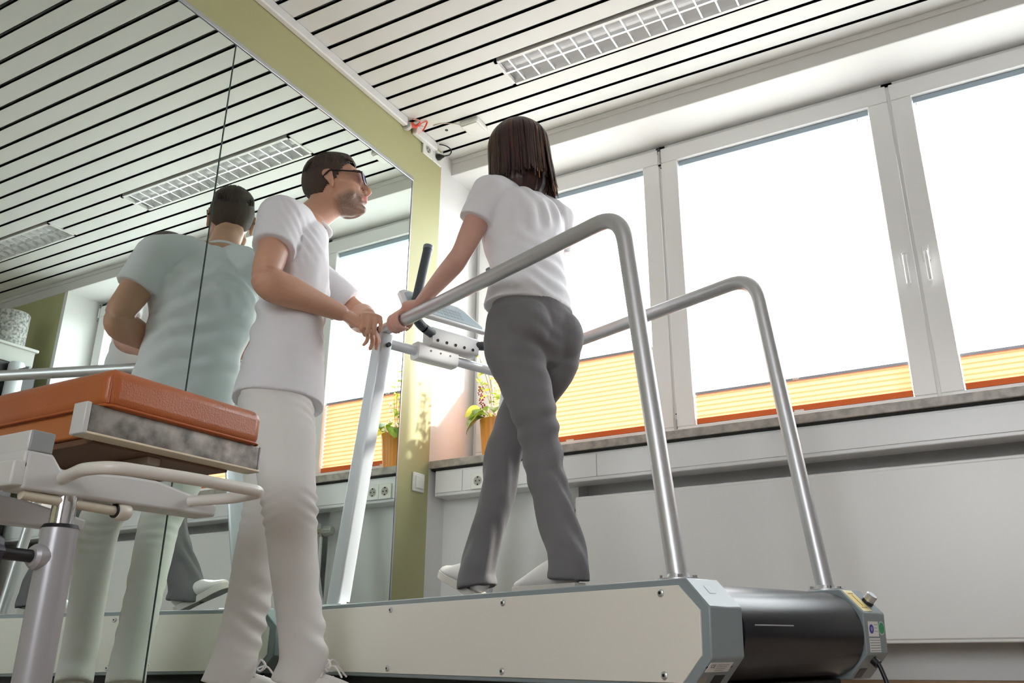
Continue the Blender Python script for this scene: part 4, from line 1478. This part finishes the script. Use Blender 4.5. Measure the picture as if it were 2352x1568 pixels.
mxr = sn.nodes.new('ShaderNodeMixRGB'); mxr.inputs[2].default_value = (0.20, 0.13, 0.10, 1)
src = sn.nodes['Principled BSDF'].inputs['Base Color'].links[0].from_socket
sn.links.new(ba.outputs['Fac'], ml.inputs[0]); sn.links.new(nz.outputs['Fac'], ml.inputs[1])
sn.links.new(ml.outputs[0], m2.inputs[0]); sn.links.new(m2.outputs[0], mxr.inputs[0])
sn.links.new(src, mxr.inputs[1]); sn.links.new(mxr.outputs[0], sn.nodes['Principled BSDF'].inputs['Base Color'])

# hair: short sides, longer swept top
def hair_cap(name, c, F_, R__, U_, k, grow, keep, m, parent, topf=None, nu=72, nv=48, strand=0.0):
    bm = bmesh.new()
    rows = []
    for j in range(nv + 1):
        th = pi * j / nv
        row = []
        for i in range(nu):
            ph = 2 * pi * i / nu
            x, y_, z_ = sin(th) * cos(ph), sin(th) * sin(ph), cos(th)
            r0, f0, u0 = 0.077 * x, 0.098 * y_ - 0.012, 0.092 * z_ + 0.026
            dn = V((x / 0.077, y_ / 0.098, z_ / 0.092)).normalized()
            g = grow(f0, r0, u0)
            g += strand * noise.noise(V((r0 * 90, f0 * 18, u0 * 30)))
            row.append((bm.verts.new(c + R__ * ((r0 + dn.x * g) * k) + F_ * ((f0 + dn.y * g) * k) + U_ * ((u0 + dn.z * g) * k)), (f0, r0, u0)))
        rows.append(row)
    for j in range(nv):
        for i in range(nu):
            q = [rows[j][i], rows[j][(i + 1) % nu], rows[j + 1][(i + 1) % nu], rows[j + 1][i]]
            if all(keep(*p[1]) for p in q):
                try: bm.faces.new([p[0] for p in q])
                except ValueError: pass
    bmesh.ops.remove_doubles(bm, verts=bm.verts, dist=0.0003)
    loose = [v for v in bm.verts if not v.link_faces]
    bmesh.ops.delete(bm, geom=loose, context='VERTS')
    o = finish(name, bm, m, parent)
    s = o.modifiers.new('thick', 'SOLIDIFY')
    s.thickness = 0.006
    s.offset = -1
    return o
def man_keep(f, r, u):
    pts = [(-0.09, -0.058), (-0.055, -0.048), (-0.030, -0.030), (-0.012, 0.006), (0.006, 0.020), (0.020, 0.030), (0.045, 0.048), (0.070, 0.074), (0.085, 0.088), (0.13, 0.10)]
    # front limit of the hair as a function of height
    lim = None
    for (u0, f0), (u1, f1) in zip(pts[:-1], pts[1:]):
        if u0 <= u <= u1:
            lim = f0 + (f1 - f0) * (u - u0) / (u1 - u0)
    if lim is None: lim = -1 if u < -0.09 else 0.2
    return f < lim and u > -0.082
def man_grow(f, r, u):
    top = max(0.0, min(1.0, (u - 0.055) / 0.035))
    front = max(0, min(1, (f + 0.02) / 0.09))
    return 0.0045 + top * (0.010 + 0.010 * front)
hm = hair_cap('hair', HC, HF, HR, HU, 1.06, man_grow, man_keep, [M_HAIR_M, M_HAIR_S], man, strand=0.0022)
for p in hm.data.polygons:
    v = (hm.matrix_basis @ p.center) + man.location - HC
    if v.dot(HU) < 0.045: p.material_index = 1
# swept strands on top
bm = bmesh.new()
random.seed(5)
for i in range(150):
    r0 = random.uniform(-0.058, 0.058)
    f0 = random.uniform(0.02, 0.082)
    base_u = 0.026 + 0.092 * sqrt(max(0.05, 1 - (r0 / 0.077) ** 2 - ((f0 + 0.012) / 0.098) ** 2))
    pts = []
    for t in range(5):
        f = f0 - 0.030 * t
        e = 1 - (r0 / 0.079) ** 2 - ((f + 0.012) / 0.101) ** 2
        uu = 0.026 + 0.094 * sqrt(max(0.02, e)) + 0.010 + 0.010 * (1 - t / 4.0) * max(0, min(1, (f0 + 0.02) / 0.08)) + random.uniform(-0.001, 0.002)
        pts.append(HC + (HR * (r0 * (1 + 0.02 * t)) + HF * f + HU * uu) * 1.06)
    tube(bm, catmull(pts, 3), 0.0024, 6, radii=None, flat=0.5)
finish('hair_top', bm, M_HAIR_M, man)
# eyebrows
for s in (-1, 1):
    bm = bmesh.new()
    tube(bm, catmull([HC + (HR * (s * r) + HF * f + HU * u) * 1.06 for r, f, u in ((0.016, 0.101, 0.028), (0.034, 0.094, 0.033), (0.052, 0.072, 0.028))], 5), 0.0038, 8, flat=0.5)
    finish('eyebrow', bm, M_HAIR_M, man)
# glasses
M_GLF = mat('glasses_frame', (0.015, 0.013, 0.015), 0.3)
M_LENS = mat('lens_violet_coating', (0.45, 0.40, 0.85), 0.08, 0.0, spec=0.9)
nt = M_LENS.node_tree
bs_ = nt.nodes['Principled BSDF']
bs_.inputs['Transmission Weight'].default_value = 0.35
bs_.inputs['IOR'].default_value = 1.1
gl = empty_child('glasses', HC, man)
for s in (-1, 1):
    cc = HC + (HR * (s * 0.036) + HF * 0.104 + HU * 0.002) * 1.06
    gx = (HR * (s * 1.0) - HF * 0.16).normalized()
    loop = []
    for kk in range(24):
        t = 2 * pi * kk / 24
        ca, sa = cos(t), sin(t)
        ca = math.copysign(abs(ca) ** 0.75, ca); sa = math.copysign(abs(sa) ** 0.75, sa)
        loop.append(cc + gx * (0.0265 * ca) + HU * (0.0205 * sa - 0.002))
    bm = bmesh.new()
    tube(bm, loop + [loop[0], loop[1]], 0.0030, 8, cap=False)
    finish('rim', bm, M_GLF, gl)
    bm = bmesh.new()
    a_ = [bm.verts.new(p) for p in loop]
    nn = gx.cross(HU).normalized()
    b_ = [bm.verts.new(p + nn * 0.0012) for p in loop]
    bm.faces.new(a_); bm.faces.new(list(reversed(b_)))
    for i in range(24): bm.faces.new((a_[i], a_[(i + 1) % 24], b_[(i + 1) % 24], b_[i]))
    finish('lens', bm, M_LENS, gl)
    bm = bmesh.new()
    tube(bm, bend_path([cc + gx * 0.027 + HU * 0.008, HC + (HR * (s * 0.076) + HF * 0.070 + HU * 0.010) * 1.06, HC + (HR * (s * 0.087) - HF * 0.005 + HU * 0.022) * 1.06, HC + (HR * (s * 0.084) - HF * 0.034 - HU * 0.002) * 1.06], 0.01), 0.0042, 8, flat=0.7)
    finish('temple_arm', bm, M_GLF, gl)
bm = bmesh.new()
tube(bm, catmull([HC + (HR * r + HF * 0.107 + HU * 0.006) * 1.06 for r in (-0.012, 0, 0.012)], 4), 0.0018, 8)
finish('bridge', bm, M_GLF, gl)

# shirt
def shirt_folds(co, n):
    fl = folds(co, [
        (Rsh + V((0.02, 0.03, -0.06)), (F * 0.8 + Z * 0.6).normalized(), 0.030, 0.0042, 0.11),
        (Lsh + V((0, 0, -0.06)), (F * 0.8 + Z * 0.6).normalized(), 0.032, 0.0040, 0.11),
        (WA - F * 0.09 + Z * 0.05, (Z + R_ * 0.45).normalized(), 0.085, 0.0070, 0.26),
        (WA + F * 0.08 - Z * 0.02, (Z - R_ * 0.3).normalized(), 0.075, 0.0050, 0.20),
        (CH - F * 0.09, (Z * 0.8 - R_ * 0.6).normalized(), 0.095, 0.0050, 0.24),
        (CH + F * 0.10 - Z * 0.08, (R_ + Z * 0.4).normalized(), 0.070, 0.0040, 0.20)])
    return fl + 0.0035 * noise.noise(co * 9.0)
bm = bmesh.new()
HEM = V((0.246, -1.197, 0.930))
sweep(bm, [NB + Z * 0.004 + F * 0.012, NB - Z * 0.045, CH + Z * 0.045 + F * 0.0, CH - Z * 0.08 + F * 0.005, WA + Z * 0.02, PE + Z * 0.04 + F * 0.004, HEM - F * 0.002],
      [0.064, 0.112, 0.188, 0.186, 0.170, 0.180, 0.190], [0.062, 0.082, 0.112, 0.116, 0.113, 0.136, 0.146], ref=R_, n=40, sub=5, caps=(False, False), power=2.3)
for sh, el, wr, k in ((Rsh, Rel, Rwr, 1.0), (Lsh, Lel, Lwr, 1.0)):
    sweep(bm, [NB - Z * 0.075, NB.lerp(sh, 0.55) + Z * 0.002, sh + Z * 0.006], [0.060, 0.074, 0.080], ref=Z, n=22)
    d = (el - sh)
    q_ = 0.50 if sh is Rsh else 0.78
    sweep(bm, [sh + Z * 0.004, sh + d * 0.20, sh + d * (q_ * 0.75), sh + d * q_], [0.080, 0.079, 0.077, 0.076], [0.076, 0.074, 0.071, 0.070], ref=Z, n=26, caps=(True, False))
shirt = organic('shirt', bm, M_SHIRT, man, 0.006, 3, shirt_folds)
# knitted collar band and side slit
bm = bmesh.new()
loop = []
cN = NB - Z * 0.004 + F * 0.014
for kk in range(33):
    t = 2 * pi * kk / 32
    loop.append(cN + R_ * (0.071 * cos(t)) + F * (0.070 * sin(t)) + Z * (-0.016 * sin(t) + 0.004))
tube(bm, loop, 0.0075, 10, cap=False)
finish('collar', bm, M_SHIRT, shirt)

# trousers
def jeans_folds(co, n):
    c = [(Rkn + F * 0.06 - Z * 0.01, (Z + F * 0.55).normalized(), 0.032, 0.0058, 0.070), (Lkn + F * 0.03, (Z - F * 0.4).normalized(), 0.040, 0.0026, 0.10),
         (Rkn - F * 0.06 - Z * 0.03, (Z - F * 0.5).normalized(), 0.028, 0.0040, 0.075), (Lkn - F * 0.05 - Z * 0.02, (Z + F * 0.3).normalized(), 0.032, 0.0028, 0.08),
         (Ran + F * 0.06 + Z * 0.09, (Z + F * 0.8).normalized(), 0.050, 0.0075, 0.085), (Lan + F * 0.05 + Z * 0.12, (Z + F * 0.7).normalized(), 0.052, 0.0070, 0.09),
         (Ran + F * 0.06 + Z * 0.20, (Z + F * 0.9).normalized(), 0.060, 0.0045, 0.08), (Lan + F * 0.05 + Z * 0.25, (Z + F * 0.5).normalized(), 0.070, 0.0040, 0.10),
         (Rhp + F * 0.09 - Z * 0.06, (Z - R_ * 0.6).normalized(), 0.040, 0.0035, 0.10), (Rhp + F * 0.08 - Z * 0.20, (Z + F * 0.8).normalized(), 0.055, 0.0035, 0.10),
         (Rhp + F * 0.07 - Z * 0.30, (Z + F * 0.9).normalized(), 0.045, 0.0030, 0.08)]
    return folds(co, c) + 0.003 * noise.noise(co * 8.0)
bm = bmesh.new()
sweep(bm, [PE + Z * 0.06, PE, PE - Z * 0.07 - F * 0.006], [0.135, 0.164, 0.160], [0.092, 0.120, 0.122], ref=R_, n=32, caps=(False, True))
for hp, kn, an, sg in ((Rhp, Rkn, Ran, 1), (Lhp, Lkn, Lan, -1)):
    sweep(bm, [hp + Z * 0.05, hp - Z * 0.04, hp.lerp(kn, 0.45), hp.lerp(kn, 0.8), kn, kn.lerp(an, 0.3), kn.lerp(an, 0.65), an + Z * 0.03, an - Z * 0.046 - F * 0.014],
          [0.085, 0.088, 0.080, 0.070, 0.066, 0.060, 0.057, 0.056, 0.058], [0.108, 0.112, 0.098, 0.084, 0.078, 0.070, 0.064, 0.066, 0.074], ref=R_, n=28, caps=(True, False))
trousers = organic('trousers', bm, M_JEANS, man, 0.006, 3, jeans_folds)
for an, lean in ((Ran, 0.12), (Lan, -0.08)):
    toe = (F + R_ * (0.28 if an is Ran else -0.05)).normalized()
    sh_ = shoe(man, V((an.x, an.y, 0.002)) - toe * 0.060, toe, Z, None, 0.30, 0.050)
    bm = bmesh.new()
    sweep(bm, [V((an.x, an.y, 0.075)) + toe * 0.005, an + Z * 0.02], [0.040, 0.040], ref=R_, n=20)
    finish('sock', bm, M_SOCK, man)

# ---------------------------------------------------------------- the woman
wom = empty('person', L(0.95, 0.35, 0.0), 'person in white shirt and grey trousers walking on the treadmill, seen from behind', 'person')
G, GR = V((tu.x, tu.y, 0)).normalized(), V((tw.x, tw.y, 0)).normalized()    # facing, her right
def W(u, w, c): return L(u, w, c)
WHC = W(0.906, 0.295, 1.563)
WF = (G * 0.98 - Z * 0.10).normalized()
WU = (Z - WF * Z.dot(WF)).normalized()
WNB = W(0.876, 0.290, 1.425)
WLs, WRs = W(0.857, 0.140, 1.342), W(0.842, 0.446, 1.342)
WLe, WRe = W(0.906, 0.057, 1.085), W(0.925, 0.499, 1.104)
WLw, WRw = W(1.185, 0.084, 1.005), W(1.200, 0.680, 1.010)
WCH, WWA, WPE = W(0.857, 0.292, 1.270), W(0.828, 0.292, 1.056), W(0.808, 0.295, 0.876)
WLh, WRh = WPE - GR * 0.085 - Z * 0.04, WPE + GR * 0.085 - Z * 0.04
WLk, WRk = W(0.716, 0.232, 0.458), W(1.022, 0.363, 0.458)
WLa, WRa = W(0.590, 0.237, 0.084), W(1.168, 0.363, 0.098)
bm = bmesh.new()
head_shape(bm, WHC, WF, GR, WU, 0.95, 0.9)
sweep(bm, [WHC - WF * 0.02 - WU * 0.06, WNB + Z * 0.02, WNB - Z * 0.04], [0.045, 0.047, 0.070], [0.048, 0.048, 0.060], ref=GR, n=20)
sweep(bm, [WNB - Z * 0.03, WCH + Z * 0.04, WWA, WPE], [0.08, 0.120, 0.095, 0.105], [0.055, 0.075, 0.062, 0.07], ref=GR, n=26)
for sh, el, wr in ((WLs, WLe, WLw), (WRs, WRe, WRw)):
    sweep(bm, [WNB - Z * 0.07, sh], [0.045, 0.048], ref=Z, n=16)
    arm(bm, sh, el, wr, (0.047, 0.044, 0.040, 0.036, 0.038, 0.036, 0.029, 0.022))
for hp, kn, an in ((WLh, WLk, WLa), (WRh, WRk, WRa)):
    sweep(bm, [WPE, hp, hp.lerp(kn, 0.5), kn, kn.lerp(an, 0.35), an, an - Z * 0.02], [0.07, 0.060, 0.050, 0.038, 0.036, 0.028, 0.028], ref=GR, n=18)
# left hand closes round the rail, right hand round the far rail
def grip(bm, wr, wrap, rc, ax, side, k=0.92):
    """hand on a horizontal rail: palm on top, fingers wrapped round it"""
    d = (rc - wr)
    top = rc + Z * (RT + 0.012)
    s = ax
    sweep(bm, [wr, wr.lerp(top, 0.6) + Z * 0.004, top + ax * 0.0 - side * 0.0, top + side * 0.010 - Z * 0.006], [0.023, 0.032, 0.038, 0.036], [0.019, 0.016, 0.014, 0.012], ref=ax, n=18)
    for i in range(4):
        b = rc + ax * ((i - 1.5) * 0.0185)
        rr = RT + 0.0095
        pts = []
        for t in (70, 35, 0, -40, -80, -115):
            a = math.radians(t)
            pts.append(b + side * (rr * cos(a)) + Z * (rr * sin(a)))
        r0 = 0.0080 - (0.0007 if i in (0,) else 0)
        sweep(bm, pts, [r0, r0, r0, r0 * 0.96, r0 * 0.9, r0 * 0.8], ref=ax, n=12, sub=3)
    b = rc + ax * (-0.030)
    pts = [wr.lerp(top, 0.4) - side * 0.012, b - side * (RT + 0.006) + Z * 0.014, b + ax * 0.012 - side * (RT + 0.010) - Z * 0.006, b + ax * 0.030 - side * (RT + 0.004) - Z * 0.022]
    sweep(bm, pts, [0.012, 0.0115, 0.0098, 0.0082], ref=ax, n=12, sub=3)
grip(bm, WLw, None, W(1.285, WN, 0.9715), G, -GR)
grip(bm, WRw, None, W(1.290, WFAR, 0.9715), G, GR)
organic('body', bm, [M_SKIN_W], wom, 0.0042, 5)

# hair: strands falling to the shoulders
M_HAIR_W = mat('dark_brown_hair', (0.060, 0.024, 0.018), 0.38, color2=(0.022, 0.010, 0.010), noise_scale=40, stretch=(1, 1, 0.2), bump=0.25, bump_scale=150)
M_HAIR_L = mat('light_brown_hair', (0.36, 0.17, 0.075), 0.4, color2=(0.20, 0.09, 0.04), noise_scale=40, stretch=(1, 1, 0.2))
random.seed(21)
bm = bmesh.new()
sweep(bm, [WHC + WU * 0.055 - WF * 0.010, WHC + WU * 0.01 - WF * 0.020, WHC - WU * 0.05 - WF * 0.028, WHC - WU * 0.128 - WF * 0.030], [0.088, 0.096, 0.099, 0.096], [0.100, 0.102, 0.090, 0.082], ref=GR, n=30, caps=(True, True))
def hair_disp(co, n):
    v = co - WHC
    a = math.atan2(v.dot(GR), v.dot(WF))
    return 0.0035 * noise.noise(V((a * 9, 0, v.z * 3))) + 0.002 * noise.noise(V((a * 30, 3, v.z * 6)))
hw = organic('hair', bm, M_HAIR_W, wom, 0.006, 3, hair_disp)
bm = bmesh.new()
for i in range(420):
    az = random.uniform(0.55, 2 * pi - 0.55)       # 0 = face
    cx, cy = cos(az), sin(az)
    ln = random.uniform(0.180, 0.212) + (0.040 if 1.5 < az < 2.9 else 0)
    if random.random() < 0.10: ln += 0.03
    pts = []
    for t in range(8):
        q = t / 7
        th = min(1.0, q * 2.2) * 1.50
        rr = 0.006 * random.uniform(0.5, 1.0) * (1 if t > 2 else 0.5)
        x = sin(th)
        hgt = 0.055 + 0.083 * cos(th) if q * 2.2 < 1.5 else 0
        if q * 2.2 <= 1.0:
            u = 0.050 + 0.103 * cos(th)
        else:
            u = 0.050 + 0.103 * cos(1.5) - (q - 1 / 2.2) * ln * 1.75
        fl = 1.0 + 0.05 * q * sin(i * 1.7) + 0.05 * q + (0.16 * q * q if 1.5 < az < 2.9 else 0)
        pts.append(WHC + GR * (cy * x * (0.097 + rr) * fl) + WF * (cx * x * (0.106 + rr) * fl - 0.018) + WU * u)
    mi = 1 if (1.5 < az < 2.6 and random.random() < 0.45) or (2.6 < az < 3.4 and random.random() < 0.10) else 0
    rad = random.uniform(0.0035, 0.007)
    tube(bm, catmull(pts, 3), rad, 6, flat=0.4, mi=mi, radii=[rad * (1 - 0.55 * (k / 21.0)) for k in range(22)])
finish('hair_strands', bm, [M_HAIR_W, M_HAIR_L], wom)

def wshirt_folds(co, n):
    return folds(co, [
        (WLs + V((0, 0, -0.05)), (G * 0.6 + Z * 0.7).normalized(), 0.034, 0.0030, 0.10),
        (WCH - G * 0.07, (GR * 0.9 + Z * 0.5).normalized(), 0.070, 0.0042, 0.20),
        (WWA - G * 0.07 + GR * 0.03, (Z + GR * 0.4).normalized(), 0.060, 0.0045, 0.20),
        (WCH + GR * 0.06 - G * 0.06, GR, 0.060, 0.0035, 0.18)]) + 0.003 * noise.noise(co * 9.0)
bm = bmesh.new()
sweep(bm, [WNB - Z * 0.020 - G * 0.004, WNB - Z * 0.055, WCH + Z * 0.035, WCH - Z * 0.08, WWA + Z * 0.01, WWA - Z * 0.125 - G * 0.004],
      [0.066, 0.110, 0.160, 0.158, 0.140, 0.166], [0.058, 0.075, 0.108, 0.112, 0.102, 0.122], ref=GR, n=36, sub=5, caps=(False, False), power=2.2)
for sh, el in ((WLs, WLe), (WRs, WRe)):
    sweep(bm, [WNB - Z * 0.075, WNB.lerp(sh, 0.6) - Z * 0.010, sh], [0.052, 0.058, 0.062], ref=Z, n=20)
    d = el - sh
    sweep(bm, [sh, sh + d * 0.20, sh + d * 0.38, sh + d * 0.46], [0.063, 0.062, 0.062, 0.063], [0.060, 0.058, 0.057, 0.058], ref=Z, n=24, caps=(True, False))
organic('shirt', bm, M_SHIRT, wom, 0.006, 3, wshirt_folds)

def wtr_folds(co, n):
    return folds(co, [
        (WPE - G * 0.09 - GR * 0.02 - Z * 0.07, (Z * 0.9 + GR * 0.4).normalized(), 0.060, 0.0014, 0.16),
        (WLh - G * 0.08 - Z * 0.12, (Z + GR * 0.25).normalized(), 0.060, 0.0030, 0.16),
        (WLk - G * 0.04, (Z * 0.9 - GR * 0.4).normalized(), 0.070, 0.0050, 0.20),
        (WRk + G * 0.02, (GR * 0.8 + Z * 0.3).normalized(), 0.050, 0.0050, 0.22),
        (WRa + Z * 0.12, (GR * 0.9 + Z * 0.2).normalized(), 0.050, 0.0060, 0.20),
        (WLa + Z * 0.12, (GR * 0.9 + Z * 0.4).normalized(), 0.055, 0.0050, 0.20)]) + 0.003 * noise.noise(co * 7.0)
bm = bmesh.new()
sweep(bm, [WWA - Z * 0.075, WPE + Z * 0.02, WPE - Z * 0.06], [0.130, 0.158, 0.163], [0.092, 0.116, 0.122], ref=GR, n=30, caps=(False, True))
for sg in (-1, 1):
    ellip(bm, WPE + GR * (sg * 0.072) - G * 0.050 - Z * 0.040, GR, G, Z, 0.088, 0.084, 0.100, 24, 16)
for hp, kn, an, hem in ((WLh, WLk, WLa, 0.062), (WRh, WRk, WRa, 0.080)):
    sweep(bm, [hp + Z * 0.03, hp - Z * 0.06, hp.lerp(kn, 0.45), kn + Z * 0.05, kn.lerp(an, 0.3), kn.lerp(an, 0.65), an + Z * 0.01, an - Z * 0.045],
          [0.085, 0.090, 0.080, 0.064, 0.057, 0.053, 0.055, 0.060], [0.098, 0.100, 0.086, 0.068, 0.060, 0.059, hem * 0.92, hem], ref=GR, n=26, caps=(True, False))
organic('trousers', bm, M_GREYP, wom, 0.006, 3, wtr_folds)
# shoes: left one flat under the trailing leg, right one landing on the heel
toe = (G + GR * -0.05).normalized()
shoe(wom, L(0.543, 0.237, 0.0035), toe, Z, None, 0.255, 0.042, None, False, 0.72)
toe2 = (G * 0.90 + Z * 0.40).normalized()
shoe(wom, L(1.142, 0.360, 0.006), toe2, (Z * 0.90 - G * 0.40).normalized(), None, 0.240, 0.042, None, False, 0.50)
